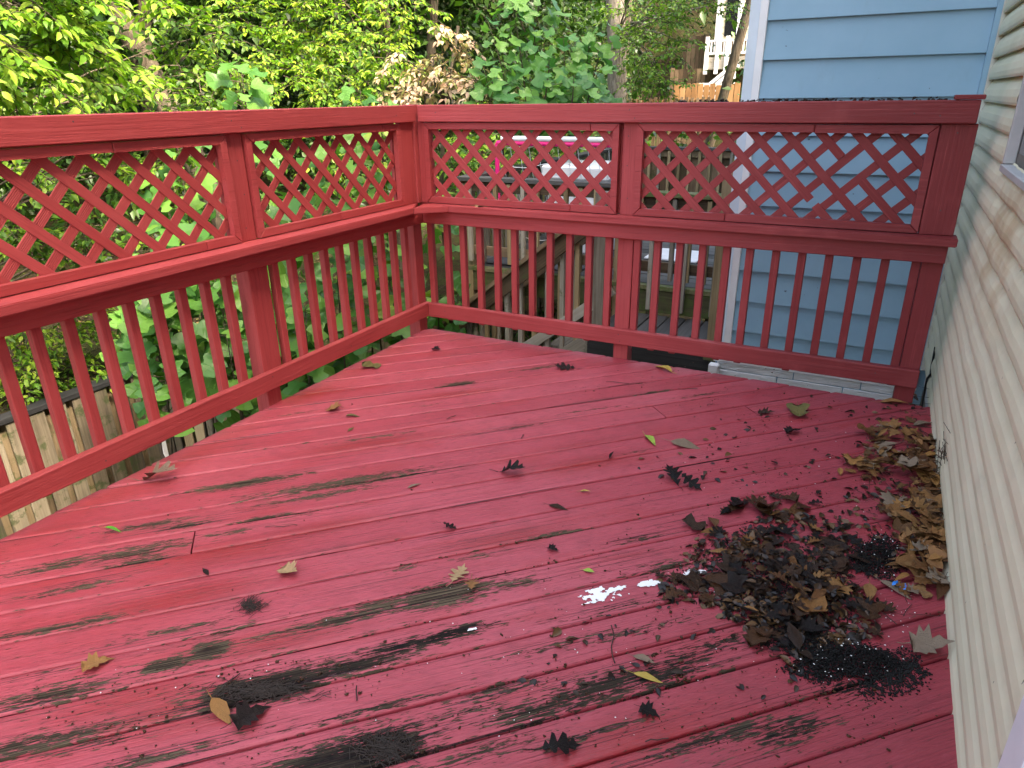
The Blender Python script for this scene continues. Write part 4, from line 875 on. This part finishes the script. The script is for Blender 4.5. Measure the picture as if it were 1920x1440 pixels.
sapl('lobed-leaf sapling with a few yellow leaves behind the corner of the railings', [(-3.25, 4.25, -1.6, 1.30, 58, .0, .05), (-3.0, 4.35, -1.6, .75, 46, .05, .0), (-3.6, 4.6, -1.4, 1.45, 60, .05, .0), (-3.9, 4.7, -1.2, 1.55, 58, .05, .05), (-2.95, 4.2, -1.6, .05, 36, 0, 0), (-3.5, 4.3, -1.5, 1.1, 50, 0, 0)], 290, GC + [(.30, .42, .05)])
# G: fine foliage around the tall trunk at upper right
t = Tree(); cs = []
for (px, py, d, r, n) in ((1215, 50, 10.6, .4, 12), (1270, 30, 10.8, .38, 11), (1330, 5, 11, .30, 6), (1230, 120, 10.2, .36, 12), (1275, 80, 10.6, .22, 5), (1190, 85, 10.6, .35, 9), (1205, 160, 10, .3, 9), (1250, 160, 10.2, .18, 4), (1300, -40, 11, .6, 12), (1200, -30, 11, .6, 12), (1385, 10, 11, .25, 3), (1190, 30, 11.4, .4, 8)):
    c = at_dist(px, py, d); cs.append(c); t.blob(c, r, n, .062, (.25, -.2, -.1), .42, .035)
b = np.array([-2.6, 11.4]); c0 = on_y(1157, 190, 11.4); c1 = on_y(1150, -60, 11.4)
tr = (np.array([[c0[0] - .05, 11.4, gz(c0[0], 11.4) - .2], [c0[0], 11.4, c0[2]], [(c0[0] + c1[0]) / 2 + .02, 11.4, (c0[2] + c1[2]) / 2], c1, [c1[0] - .1, 11.5, 9]]), np.array([.17, .15, .145, .14, .09]), 12)
t.finish('forest_tree', 'tall tree with a pale straight trunk and fine light green foliage right of the sapling', [(.07, .17, .025), (.14, .30, .04), (.23, .40, .055), (.33, .45, .08)], T_OV, [tr] + [limb(tr, .55, c, .02, .005) for c in cs], 0, (c0[0], 11.4, gz(c0[0], 11.4)), bark_=BARKG)
# trunks in the wood, each its own tree with a high crown
def woods_tree(label, px0, py0, px1, py1, Y, r, mat, cols, crown_z=7, n=60, rad=2.2):
    p, q = on_y(px0, py0, Y), on_y(px1, py1, Y); dirv = (q - p) / (q[2] - p[2]); g = gz(p[0], Y); b = p + dirv * (g - .3 - p[2]); top = p + dirv * (crown_z + 2 - p[2])
    t = Tree(); cc = p + dirv * (crown_z - p[2])
    t.blob(cc, (rad, rad, 1.5), n, .13, (0, 0, 0), .8, .09)
    C = np.linspace(b, top, 9); C += np.cumsum(rng.normal(0, .025, C.shape), 0) * [1, 1, 0]
    root = t.finish('forest_tree', label, cols, T_OVS, [(C, np.linspace(r * 1.12, r * .45, 9), 12)] + [limb((C,), .7, cc + rng.normal(0, 1, 3) * [rad * .6, rad * .6, .6], r * .4, .02) for _ in range(4)], 0, b, bark_=mat)
DKG = [(.02, .055, .009), (.035, .085, .012), (.06, .13, .018), (.10, .19, .025)]
woods_tree('leaning thick trunk in the dark wood at upper left', 252, 95, 200, -5, 7.0, .17, BARK, DKG)
woods_tree('thinner trunk just right of the leaning trunk in the wood', 277, 150, 268, 20, 7.3, .09, BARK, DKG)
woods_tree('slim dark trunk in the shade behind the pink-brown tree', 806, 60, 808, 5, 13, .11, BARK, DKG)
woods_tree('brown trunk standing behind the pale straight trunk', 1178, 60, 1186, -10, 14.5, .15, BARK, DKG)
woods_tree('mossy leaning trunk beside the white corner board', 1358, 188, 1390, 80, 13, .085, BARK, DKG, crown_z=11, n=30, rad=1.6)
# shrubs beyond the neighbour's deck and behind the corner
def shrub(label, lst, ls, cols, tp=T_OV, Lq=.36):
    t = Tree()
    for (px, py, Y, r, n) in lst: t.blob(on_y(px, py, Y), r, n, ls, (.1, -.4, .1), Lq, .05)
    c = on_y(*lst[0][:3]); g = gz(c[0], c[1]); t.finish('leafy_shrub', label, cols, tp, [trunkline((c[0], c[1], g - .1), c, .03, .01, 6)], 0, (c[0], c[1], g), cat='shrub')
LG = [(.05, .13, .02), (.10, .23, .03), (.19, .34, .04), (.28, .40, .05)]
shrub('sunlit green shrub behind the railings of the neighbour\'s deck at right', [(1230, 290, 10.6, .5, 16), (1300, 300, 10.6, .5, 16), (1270, 340, 10.4, .4, 12), (1210, 340, 10.4, .4, 10), (1330, 350, 10.5, .35, 10), (1290, 240, 10.8, .5, 8)], .10, LG)
shrub('green shrub behind the pink goal on the neighbour\'s deck', [(900, 250, 8.9, .45, 14), (970, 250, 9.9, .5, 14), (1050, 240, 10.2, .5, 14), (1120, 260, 10.3, .45, 12), (860, 300, 8.4, .4, 12), (930, 300, 10.2, .5, 10), (820, 280, 7.6, .4, 12), (840, 380, 7.2, .35, 10)], .10, LG)
shrub('dark ivy-like bush below the neighbour\'s deck by the stair foot', [(870, 560, 5.9, .3, 14), (900, 580, 5.8, .25, 12), (840, 600, 5.6, .3, 14), (820, 640, 5.2, .25, 10), (1000, 590, 5.8, .3, 8), (1080, 600, 5.8, .3, 8)], .07, [(.012, .035, .008), (.025, .07, .012), (.06, .14, .02), (.10, .2, .03)], Lq=.25)
# understorey and far wood
def cloud(n_cl, box, per, ls, spread, keep):
    lo, hi = np.array(box[0], float), np.array(box[1], float); c = lo + (hi - lo) * rng.random((n_cl, 3)); c[:, 2] += hgt(c[:, 0], c[:, 1]) * (c[:, 2] < 50)
    c = c[keep(c)]; P = np.repeat(c, per, 0) + rng.normal(0, 1, (len(c) * per, 3)) * spread
    D = rng.normal(0, 1, P.shape) * [1, 1, .5] + [0, 0, -.3]; N = np.array([.2, -.2, 1.]) + rng.normal(0, .45, P.shape)
    return P, D, N, ls * rng.uniform(.6, 1.3, len(P))
fw = empty('far_wood', (-15, 15, 0)); tag(fw, kind='stuff')
def keepA(c):
    px, d = project(c); a = (c[:, 0] < -8.3) | (c[:, 1] > 11.5); 
    return a & ~((px[:, 0] > 1170) & (px[:, 0] < 1430) & (d > 0)) & ((c[:, 0] < -1.2))
WM = leaf_mat('far_wood_foliage', [(.010, .030, .006), (.018, .052, .009), (.035, .085, .013), (.07, .15, .02)], False, .3)
join_leaves('foliage', cloud(2600, ((-24, 9.5, .1), (-1, 27, 5.5)), 46, .16, (.42, .42, .26), keepA), T_OVS, WM, fw)
join_leaves('foliage', cloud(1700, ((-17, -2, .1), (-8.4, 12, 5.5)), 46, .14, (.4, .4, .25), keepA), T_OVS, WM, fw)
join_leaves('foliage', cloud(900, ((-34, 0, 0), (-1, 46, 8)), 50, .24, (.8, .8, .5), keepA), T_OVS, WM, fw)
join_leaves('foliage', cloud(520, ((-30, -3, 7), (-9, 35, 13)), 90, .24, (.9, .9, .5), lambda c: (c[:, 0] < -9.5) | (c[:, 1] > 14)), T_OVS, WM, fw)
join_leaves('foliage', cloud(900, ((-26, -4, 5.2), (-9.3, 30, 7.5)), 70, .34, (.9, .9, .3), keepA), T_OVS, WM, fw)
join_leaves('foliage', cloud(420, ((-12, 12.5, 6.4), (-2, 28, 8.5)), 70, .34, (.9, .9, .3), lambda c: keepA(c) & (project(c)[0][:, 0] < 1080)), T_OVS, WM, fw)
def keepB(c):
    px, d = project(c); return ~((px[:, 0] > 1240) & (px[:, 0] < 1400) & (px[:, 1] < 230) & (d < 29) & (d > 0))
join_leaves('foliage', cloud(1300, ((-16, 29.5, 0), (20, 48, 9)), 50, .26, (.8, .8, .5), keepB), T_OVS, WM, fw)
# ground cover
P = np.stack([rng.uniform(-11, -6.45, 5000), rng.uniform(1, 9, 5000), np.zeros(5000)], 1); P[:, 2] = hgt(P[:, 0], P[:, 1]) + .015
keep = rng.random(5000) < .75
o = join_leaves('ground_leaves', (P[keep], rng.normal(0, 1, (keep.sum(), 3)) * [1, 1, .15], np.array([0, 0, 1]) + rng.normal(0, .25, (keep.sum(), 3)), rng.uniform(.03, .08, keep.sum())), T_OVS, leaf_mat('ground_leaf', [(.10, .06, .03), (.22, .14, .06), (.09, .12, .03), (.16, .19, .04)], False, .1), None)
tag(o, 'low plants and fallen leaves on the slope behind the fence', 'ground cover', kind='stuff')

# ------------------------------------------------------------------ fallen leaves on the deck
def fl_mat(name, cols, rough, spec=.4):
    s = NT(name); col = s.ramp(s.rnd(), [((i + .5) / len(cols), c) for i, c in enumerate(cols)]); v = s.obj()
    col = s.mix(s.math('MULTIPLY', s.noise(v, 6, 4, .7), .7), col, tuple(c * .35 for c in cols[0])); vn = s.noise(v, 16, 4, .6, (1, 2.5, 1))
    return s.set(col, rough, spec, s.bump(vn, .4, .05))
DRY = fl_mat('dry_brown_leaf', [(.10, .040, .014), (.19, .082, .026), (.28, .13, .040), (.36, .19, .07), (.15, .075, .032)], .55, .2)
WETL = fl_mat('wet_dark_leaf', [(.008, .006, .0055), (.02, .013, .011), (.045, .024, .014), (.085, .036, .014), (.016, .011, .010)], .32, .2)
ORG = fl_mat('orange_brown_leaf', [(.36, .17, .045), (.42, .20, .05), (.33, .15, .05)], .5); TAN = fl_mat('tan_leaf', [(.50, .33, .16), (.45, .30, .15)], .55)
LIME = fl_mat('lime_leaf', [(.34, .50, .07), (.38, .52, .08)], .45); GREY = fl_mat('grey_leaf', [(.26, .19, .13), (.23, .165, .11)], .6, .25); YEL = fl_mat('yellow_leaf', [(.60, .42, .08), (.55, .40, .09)], .5)
OLIVE = fl_mat('olive_leaf', [(.16, .14, .04), (.13, .12, .035)], .5); GREEN = fl_mat('green_leaf', [(.13, .45, .03), (.12, .42, .03)], .4)
LEAFV = {'oak': [tpl(OAK, .18, .1, 1.2, .09, 11), tpl(OAK, -.2, -.35, 1.5, .08, 12), tpl(OAK, .45, .45, -.8, .10, 13), tpl(OAK, .9, -.5, .5, .12, 23)],
         'maple': [tpl(MAP, .3, -.35, .8, .10, 14), tpl(MAP, -.2, .4, 1.1, .10, 15), tpl(MAP, .8, -.3, .4, .12, 24)], 'oval': [tpl(OV, .5, -.2, 1.5, .03, 16), tpl(OV, -.35, .2, 1.8, .05, 17), tpl(OV, .9, .1, .5, .04, 18)],
         'tulip': [tpl(TU, .35, -.3, .9, .10, 19), tpl(TU, -.3, .35, .9, .10, 20)]}
_lm = {}
def leaf_me(kind, i, mat):
    key = (kind, i, mat.name)
    if key not in _lm:
        TV, TF = LEAFV[kind][i]; TV = TV - [.45, 0, 0]
        st = np.array([(-.75, .02, .02), (-.62, .0, .01), (-.45, 0, TV[0][2])]); V2, F2 = tube(st, [.012, .012, .015], 4)
        me = bpy.data.meshes.new('leaf'); F = [tuple(f) for f in TF] + [tuple(f + len(TV)) for f in F2]; me.from_pydata([tuple(v) for v in TV] + [tuple(v) for v in V2], [], F); me.materials.append(mat); me.shade_smooth(); me.update()
        _lm[key] = (me, float(TV[:, 2].min()))
    return _lm[key]
def fallen(px, py, size, kind, mat, label=None, rot=None, tilt=.12, z=0., group=None, name='fallen_leaf', pos=None):
    P = on_z(px, py, z) if pos is None else pos; i = random.randrange(len(LEAFV[kind])); me, zmin = leaf_me(kind, i, mat)
    rz = random.uniform(0, 6.283) if rot is None else R_(rot)
    Mw = Matrix.Translation((P[0], P[1], P[2])) @ Matrix.Rotation(rz, 4, 'Z') @ Matrix.Rotation(random.gauss(0, tilt * .8), 4, 'X') @ Matrix.Rotation(random.gauss(0, tilt), 4, 'Y') @ Matrix.Diagonal((size, size * (random.uniform(.8, 1.05) if kind != 'oval' else random.uniform(.5, .95)), size * .5, 1))
    lo = min((Mw @ v.co).z for v in me.vertices); Mw = Matrix.Translation((0, 0, P[2] + .001 - lo if pos is None else max(0, .001 - lo))) @ Mw
    o = place(bpy.data.objects.new(name, me), Mw); return tag(o, label, 'leaf', group)
LST = [(697, 688, .12, 'tulip', OLIVE, 'curled olive leaf lying near the far end of the left railing', 20), (1062, 691, .15, 'oak', WETL, 'dark brown lobed leaf lying in front of the rear railing post', 200),
 (819, 657, .07, 'maple', WETL, 'small dark leaf alone near the far corner of the deck', 0), (1245, 694, .15, 'oval', YEL, 'long yellow curled leaf at the deck edge under the rear railing', 150),
 (630, 770, .10, 'maple', ORG, 'orange-brown lobed leaf, leftmost of the three below the left railing post', 10), (660, 782, .08, 'oval', OLIVE, 'olive folded leaf just right of an orange-brown lobed leaf', 30), (658, 806, .06, 'oval', OLIVE, 'small flat olive leaf, nearest of three by the left railing', 100),
 (298, 902, .20, 'oak', GREY, 'large grey twisted oak leaf lying by the left deck edge', 25), (212, 999, .07, 'oval', GREEN, 'bright green fresh leaf at the left of the deck', 30), (386, 1073, .06, 'oval', WETL, 'dark brown curled leaf below the board joint at left', 160), (545, 1075, .10, 'maple', TAN, 'tan lobed leaf lying alone in the left middle of the deck', -10),
 (183, 1248, .09, 'maple', ORG, 'orange-brown star-shaped leaf at the lower left', 60), (858, 1080, .11, 'oak', TAN, 'pale tan pointed leaf standing on the grey bare wood', 95), (884, 1100, .09, 'oak', ORG, 'orange-brown curled leaf touching the pale tan pointed leaf', -60),
 (842, 991, .07, 'oak', WETL, 'small black feathery leaf in the middle of the deck', 20), (958, 889, .14, 'oak', WETL, 'dark brown oak leaf in the middle of the deck, far half', 10), (775, 913, .07, 'oval', GREY, 'small grey leaf left of the dark brown oak leaf', 60),
 (1218, 826, .13, 'oval', LIME, 'fresh lime-green oval leaf in the right middle of the deck', -50), (1282, 836, .15, 'oval', GREY, 'pale shredded leaf beside the lime-green leaf', 0), (1096, 923, .05, 'oval', YEL, 'tiny yellow-green leaf in the middle of the deck', 10), (1045, 952, .09, 'oval', WETL, 'dark flat leaf below the tiny yellow-green leaf', 0),
 (1262, 900, .14, 'oak', WETL, 'black rotted leaf curled beyond the wet heap, larger piece', 130), (1292, 912, .12, 'oak', WETL, 'black rotted leaf right of another black curled one', -15), (1146, 858, .05, 'oval', WETL, 'small dark leaf left of the lime-green leaf', 80), (1496, 775, .15, 'tulip', OLIVE, 'dark olive lobed leaf near the right end of the rear railing', -80), (1436, 776, .09, 'maple', WETL, 'dark crumpled leaf on a board joint left of the olive lobed leaf', 0), (1488, 812, .09, 'maple', WETL, 'dark small leaf in front of the olive lobed leaf', 40),
 (1103, 1072, .045, 'oval', LIME, 'small lime-green scrap of leaf left of the wet heap', 0), (472, 1348, .11, 'maple', WETL, 'black three-lobed leaf at the lower left foreground', 70), (1045, 1405, .12, 'oak', WETL, 'dark oak leaf at the bottom of the deck, right of centre', 30), (1217, 1338, .06, 'maple', WETL, 'small black leaf in the right foreground', 0), (415, 1338, .11, 'oval', ORG, 'long brown curled leaf beside the black three-lobed leaf', -15),
 (1212, 1272, .09, 'oval', YEL, 'yellow-brown curled leaf near the bottom right', 5), (1205, 1237, .07, 'oval', GREY, 'grey oval leaf just above a yellow-brown curled one', 0), (1672, 757, .14, 'oval', ORG, 'brown curled leaf at the foot of the right end of the rear railing', 10), (1037, 1032, .05, 'maple', WETL, 'tiny black leaf in the middle of the right half', 0), (1742, 1218, .12, 'maple', GREY, 'large grey-brown leaf against the foot of the beige wall', 10), (1410, 940, .12, 'oak', WETL, 'black leaf at the far edge of the wet heap', 40), (1178, 560, .01, 'oval', WETL, None, 0)]
for (px, py, sz, kd, mt_, lab, ro) in LST:
    if lab: fallen(px, py, sz * .92, kd, mt_, lab, ro)
P = on_z(905, 387, ZLED); fallen(0, 0, .10, 'maple', TAN, 'tan leaf lying on the ledge under the rear lattice', 20, pos=np.array([P[0], P[1], ZLED + .008]))
# the heap: height field from gaussian lobes, leaves laid on it
LOBE = [(1690, 830, .16, .10, .035), (1720, 900, .16, .14, .055), (1745, 990, .12, .16, .06), (1750, 1070, .10, .14, .05), (1640, 870, .14, .08, .025), (1500, 990, .16, .10, .016), (1450, 1080, .2, .12, .018), (1380, 1030, .16, .10, .012), (1530, 1120, .16, .10, .018), (1480, 1180, .14, .08, .014)]
LOB = [(on_z(p[0], p[1])[:2],) + p[2:] for p in LOBE]
def heap(x, y): return sum(h * math.exp(-((x - c[0]) / a) ** 2 - ((y - c[1]) / b_) ** 2) for c, a, b_, h in LOB)
MN = {'dry_brown_leaf': 'dry brown', 'orange_brown_leaf': 'orange-brown', 'grey_leaf': 'grey-brown', 'wet_dark_leaf': 'wet blackish'}
def scatter(regs, n, kinds, mats, label, group, s0, s1):
    tot = sum(r[4] for r in regs)
    for (cx, cy, rx, ry, wgt, where) in regs:
        for _ in range(int(round(n * wgt / tot))):
            a = random.uniform(0, 6.283); q = math.sqrt(random.random()) * (1 if random.random() < .8 else 1.3); P = on_z(cx + rx * q * math.cos(a), cy + ry * q * math.sin(a))
            if P[0] > DX1 - .03: P[0] = DX1 - .03 - random.random() * .05
            h = heap(P[0], P[1]); m_ = random.choice(mats); fallen(0, 0, random.uniform(s0, s1), random.choice(kinds), m_, MN[m_.name] + ' leaf ' + where, None, .25 if h > .015 else .12, 0, group, pos=np.array([P[0], P[1], .004 + h * random.uniform(.55, 1.1)]))
H1, H2, H3 = 'in the far end of the heap by the beige wall', 'in the middle of the heap against the beige wall', 'in the near end of the heap against the beige wall'
scatter([(1690, 830, 80, 35, 3, H1), (1660, 870, 70, 30, 2, H1), (1735, 900, 50, 60, 4, H2), (1725, 985, 55, 60, 4, H2), (1745, 1065, 42, 55, 3, H3), (1700, 1090, 40, 30, 1, H3), (1610, 880, 50, 25, 1, 'trailing off the left of the wall heap')], 185, ['oak', 'oval', 'oval', 'maple', 'tulip'], [DRY, DRY, DRY, DRY, ORG, GREY], '', 'dry leaves heaped along the beige wall', .055, .11)
K1, K2, K3 = 'at the far side of the wet clump right of centre', 'in the middle of the wet clump right of centre', 'at the near side of the wet clump by the black soil'
scatter([(1370, 985, 90, 35, 2, K1), (1480, 960, 60, 30, 1.5, K1), (1480, 1040, 100, 45, 4, K2), (1350, 1080, 110, 40, 2, 'at the left side of the wet clump by the paint flecks'), (1480, 1120, 100, 50, 4, K2), (1590, 1100, 60, 50, 1.5, 'between the wet clump and the blue scrap'), (1480, 1200, 60, 50, 1.5, K3), (1290, 1110, 50, 25, .8, 'at the left side of the wet clump by the paint flecks'), (1630, 1180, 60, 50, .7, K3)], 135, ['oak', 'oval', 'maple', 'oak', 'tulip'], [WETL, WETL, WETL, WETL, DRY], '', 'wet leaves clumped on the deck', .05, .10)
# loose soil, crumbs, perlite, fragments
ICO = None
def clods(name, pts, sizes, mat, label, parent=None):
    bm = bmesh.new(); bmesh.ops.create_icosphere(bm, subdivisions=1, radius=1); bv = np.array([v.co[:] for v in bm.verts]); bf_ = np.array([[v.index for v in f.verts] for f in bm.faces]); bm.free()
    n = len(pts); J = 1 + rng.normal(0, .28, (n, len(bv), 1)); S = np.asarray(sizes)[:, None, None] * np.stack([np.ones(n), rng.uniform(.5, 1.1, n), rng.uniform(.4, .8, n)], 1)[:, None, :]
    V = np.asarray(pts)[:, None, :] + bv[None] * J * S; F = (bf_[None] + (np.arange(n) * len(bv))[:, None, None]).reshape(-1, 3)
    return tag(place(bpy.data.objects.new(name, big_mesh(name, V.reshape(-1, 3), F, mat)), Matrix.Identity(4)), label, None, kind='stuff')
def ell(px, py, rx, ry, n, z=.003, hz=0., p=.5):
    a = rng.uniform(0, 6.283, n); q = rng.random(n) ** p * (1 + .18 * np.sin(a * 3 + px) + .12 * np.sin(a * 7)); out = []
    for i in range(n): P = on_z(px + rx * q[i] * math.cos(a[i]), py + ry * q[i] * math.sin(a[i])); out.append((min(P[0], DX1 - .02), P[1], z + hz * max(0, 1 - q[i] ** 2) * random.random()))
    return out
so = ell(1645, 1048, 48, 40, 1500, .003, .02) + ell(1590, 1245, 110, 34, 2200, .003, .022) + ell(1500, 1200, 60, 35, 900, .003, .016) + ell(1690, 1255, 45, 35, 500) + ell(1490, 1150, 90, 60, 900, .003, .008) + ell(1420, 1060, 120, 65, 900, .003, .008) + ell(1480, 1110, 110, 60, 1400, .003, .014) + ell(1660, 1290, 60, 20, 250)
so = so + [(p[0] + rng.normal(0, .012), p[1] + rng.normal(0, .012), p[2] * .8) for p in so]
clods('potting_soil', so, rng.uniform(.001, .0038, len(so)), SOILM, 'black wet potting soil spilled among the leaves')
pe = ell(1645, 1048, 48, 40, 30, .016) + ell(1590, 1245, 110, 34, 40, .016) + ell(1650, 1150, 80, 60, 50) + ell(1400, 1080, 140, 80, 40) + ell(1000, 1250, 500, 160, 45) + ell(300, 1310, 300, 100, 16) + ell(1500, 870, 220, 110, 26)
clods('perlite_grains', pe, rng.uniform(.0009, .0024, len(pe)), PERL, 'white perlite grains scattered over the deck')
cr = ell(1250, 1160, 330, 180, 300, p=.6) + ell(1500, 900, 260, 150, 300, p=.7) + ell(1350, 730, 260, 60, 140) + ell(330, 1330, 280, 90, 170) + ell(1350, 1330, 420, 110, 240) + ell(700, 1000, 500, 250, 70) + ell(600, 1270, 200, 40, 110)
for k in range(-2, 7):      # dirt caught in the board gaps
    v = VOFF + BW * k
    for u in rng.uniform(-.2, 2.2, 190):
        x, y = (u - v) / S2, (u + v) / S2
        if x > -1.3 + .25 * rng.random() and DX0 < x < DX1 - .02 and y > .6 and mnoise.noise(Vector((u * 4, v * 3, 0))) > .12: cr.append((x + rng.normal(0, .004), y + rng.normal(0, .004), .001))
clods('dirt_crumbs', cr, rng.uniform(.0009, .0030, len(cr)) * rng.choice([1, 1, 1, 1, 1.9], len(cr)), WETL, 'dark crumbs of dirt scattered on the boards and in the gaps')
n = 750; fr = ell(1690, 930, 110, 160, 330) + ell(1450, 1080, 170, 115, 1100) + ell(1530, 1180, 120, 70, 250) + ell(1500, 850, 250, 110, 110) + ell(1250, 1230, 260, 100, 50); fr = np.array(fr); fr[:, 2] = [.004 + heap(a, b_) * random.random() for a, b_ in fr[:, :2]]; n = len(fr)
tag(join_leaves('leaf_fragments', (fr, rng.normal(0, 1, (n, 3)) * [1, 1, .15], np.array([0, 0, 1]) + rng.normal(0, .35, (n, 3)), rng.uniform(.012, .045, n)), T_OV, leaf_mat('leaf_fragment', [(.012, .008, .006), (.022, .012, .008), (.05, .026, .012), (.13, .068, .028)], False, .1), None), 'small broken leaf pieces lying among the leaf heaps', kind='stuff')
# twigs and needle clumps
parts = []
def twig(px, py, L, ang, r=.0016, k=5):
    P = on_z(px, py); pts = [np.array([P[0] + L * t * math.cos(ang) + random.gauss(0, L * .04), P[1] + L * t * math.sin(ang) + random.gauss(0, L * .04), .003 + .006 * random.random()]) for t in np.linspace(-.5, .5, k)]; parts.append(tube(np.array(pts), r, 4))
for (px, py, L, an) in ((1160, 719, .12, .3), (845, 784, .05, 1.2), (530, 988, .12, .6), (1700, 850, .2, .2), (1690, 830, .16, 1.), (1710, 800, .2, .1), (668, 1303, .05, 2.2), (425, 1285, .1, 1.4), (1075, 1330, .05, 1.), (1230, 1390, .06, .5), (980, 820, .04, 1.8), (1330, 760, .04, 1), (1560, 985, .2, .4), (1290, 730, .1, .5), (1150, 1210, .15, 1.9), (1600, 1130, .25, -.4)): twig(px, py, L, an)
for _ in range(130): twig(random.gauss(470, 12), random.gauss(1138, 7), random.uniform(.015, .04), random.uniform(0, 6.28), .0008, 3)
for _ in range(260): twig(random.gauss(490, 45), random.gauss(1298, 9), random.uniform(.02, .06), random.gauss(.75, .7), .0009, 3)
for _ in range(260): twig(random.gauss(730, 28), random.gauss(1405, 14), random.uniform(.015, .05), random.uniform(0, 6.28), .0009, 3)
for _ in range(200): twig(random.gauss(1720, 45), random.gauss(890, 90), random.uniform(.03, .09), random.uniform(0, 6.28), .001, 3)
V, F = merge(parts); tag(place(bpy.data.objects.new('twigs', big_mesh('twigs', V, F, plain('twig_brown', (.035, .024, .018), .7, .3))), Matrix.Identity(4)), 'small twigs and pine needles caught on the boards', kind='stuff')
# dried weed hanging on the wall above the heap
parts = []
for _ in range(60):
    a = np.array([WX - .02, *(on_x(1775, 860, WX - .02)[1:] + rng.normal(0, .04, 2))]); parts.append(tube(np.array([a, a + rng.normal(0, .02, 3) * [.6, 1, 1], a + rng.normal(0, .05, 3) * [.3, 1, 1] + [-.015, 0, .02]]), .0012, 3))
V, F = merge(parts); tag(place(bpy.data.objects.new('dry_weed', big_mesh('dry_weed', V, F, plain('weed_brown', (.06, .035, .022), .8, .3))), Matrix.Identity(4)), 'dry brown weed sprig clinging to the beige wall above the leaf heap', 'weed')
# spilled white paint, ragged film running along the boards
def spill(px, py, hl, hw, seed, label):
    P = on_z(px, py); u0, v0 = uv_of(P[0], P[1]); V, F, st = [], [], .004; nu, nv = int(2 * hl / st), int(2 * hw / st)
    cell = {}
    def f(u, v): return mnoise.noise(Vector((u * 28, v * 55, seed))) + .6 * mnoise.noise(Vector((u * 70, v * 120, seed + 3))) + .55 - 1.1 * ((u / hl) ** 2 + (v / hw) ** 2)
    idx = {}
    def vt(i, j):
        if (i, j) not in idx:
            u, v = u0 - hl + i * st + random.uniform(-.001, .001), v0 - hw + j * st + random.uniform(-.001, .001); idx[(i, j)] = len(V); V.append(((u - v) / S2, (u + v) / S2, .0028 + .0012 * random.random()))
        return idx[(i, j)]
    for i in range(nu):
        for j in range(nv):
            if f(-hl + (i + .5) * st, -hw + (j + .5) * st) > .12: F.append((vt(i, j), vt(i + 1, j), vt(i + 1, j + 1), vt(i, j + 1)))
    if F: tag(mobj('paint_spill', V, F, WPAINT, smooth=True), label, 'paint')
spill(1130, 1115, .10, .040, 2, 'largest blot of spilled white paint left of the wet heap'); spill(1215, 1095, .055, .022, 5, 'small white paint blot between the large blot and the wet heap'); spill(1300, 1075, .06, .022, 8, 'white paint fleck at the left edge of the wet heap'); spill(1365, 1058, .045, .018, 9, 'white paint fleck among the wet leaves'); spill(890, 1180, .03, .008, 12, 'thin white paint streak beside the black worn strip')
P = on_z(1683, 1106); V = []; F = []
for i in range(5):
    for j in range(4): V.append((P[0] + (i - 2) * .009 + random.gauss(0, .002), P[1] + (j - 1.5) * .008 + random.gauss(0, .002), .012 + random.uniform(0, .014)))
F = [(i * 4 + j, (i + 1) * 4 + j, (i + 1) * 4 + j + 1, i * 4 + j + 1) for i in range(4) for j in range(3)]
tag(mobj('wrapper_scrap', V, F, BLUEP), 'crumpled bright blue scrap in front of the dry leaf heap', 'scrap')
# rotten leaf bits on top of the rear rail
pts = []
for (cx, n_, sp) in ((-.83, 40, .05), (-.62, 30, .08), (-.42, 90, .07), (-.25, 40, .10), (.0, 26, .10), (.12, 14, .05), (-1.0, 16, .06)):
    pts += [(random.gauss(cx, sp), DY1 + random.uniform(.016, .07), ZT1 - .004 + abs(random.gauss(0, .006))) for _ in range(n_)]
clods('rail_debris', pts, rng.uniform(.003, .011, len(pts)), WETL, 'black rotten leaf bits along the top of the rear railing')
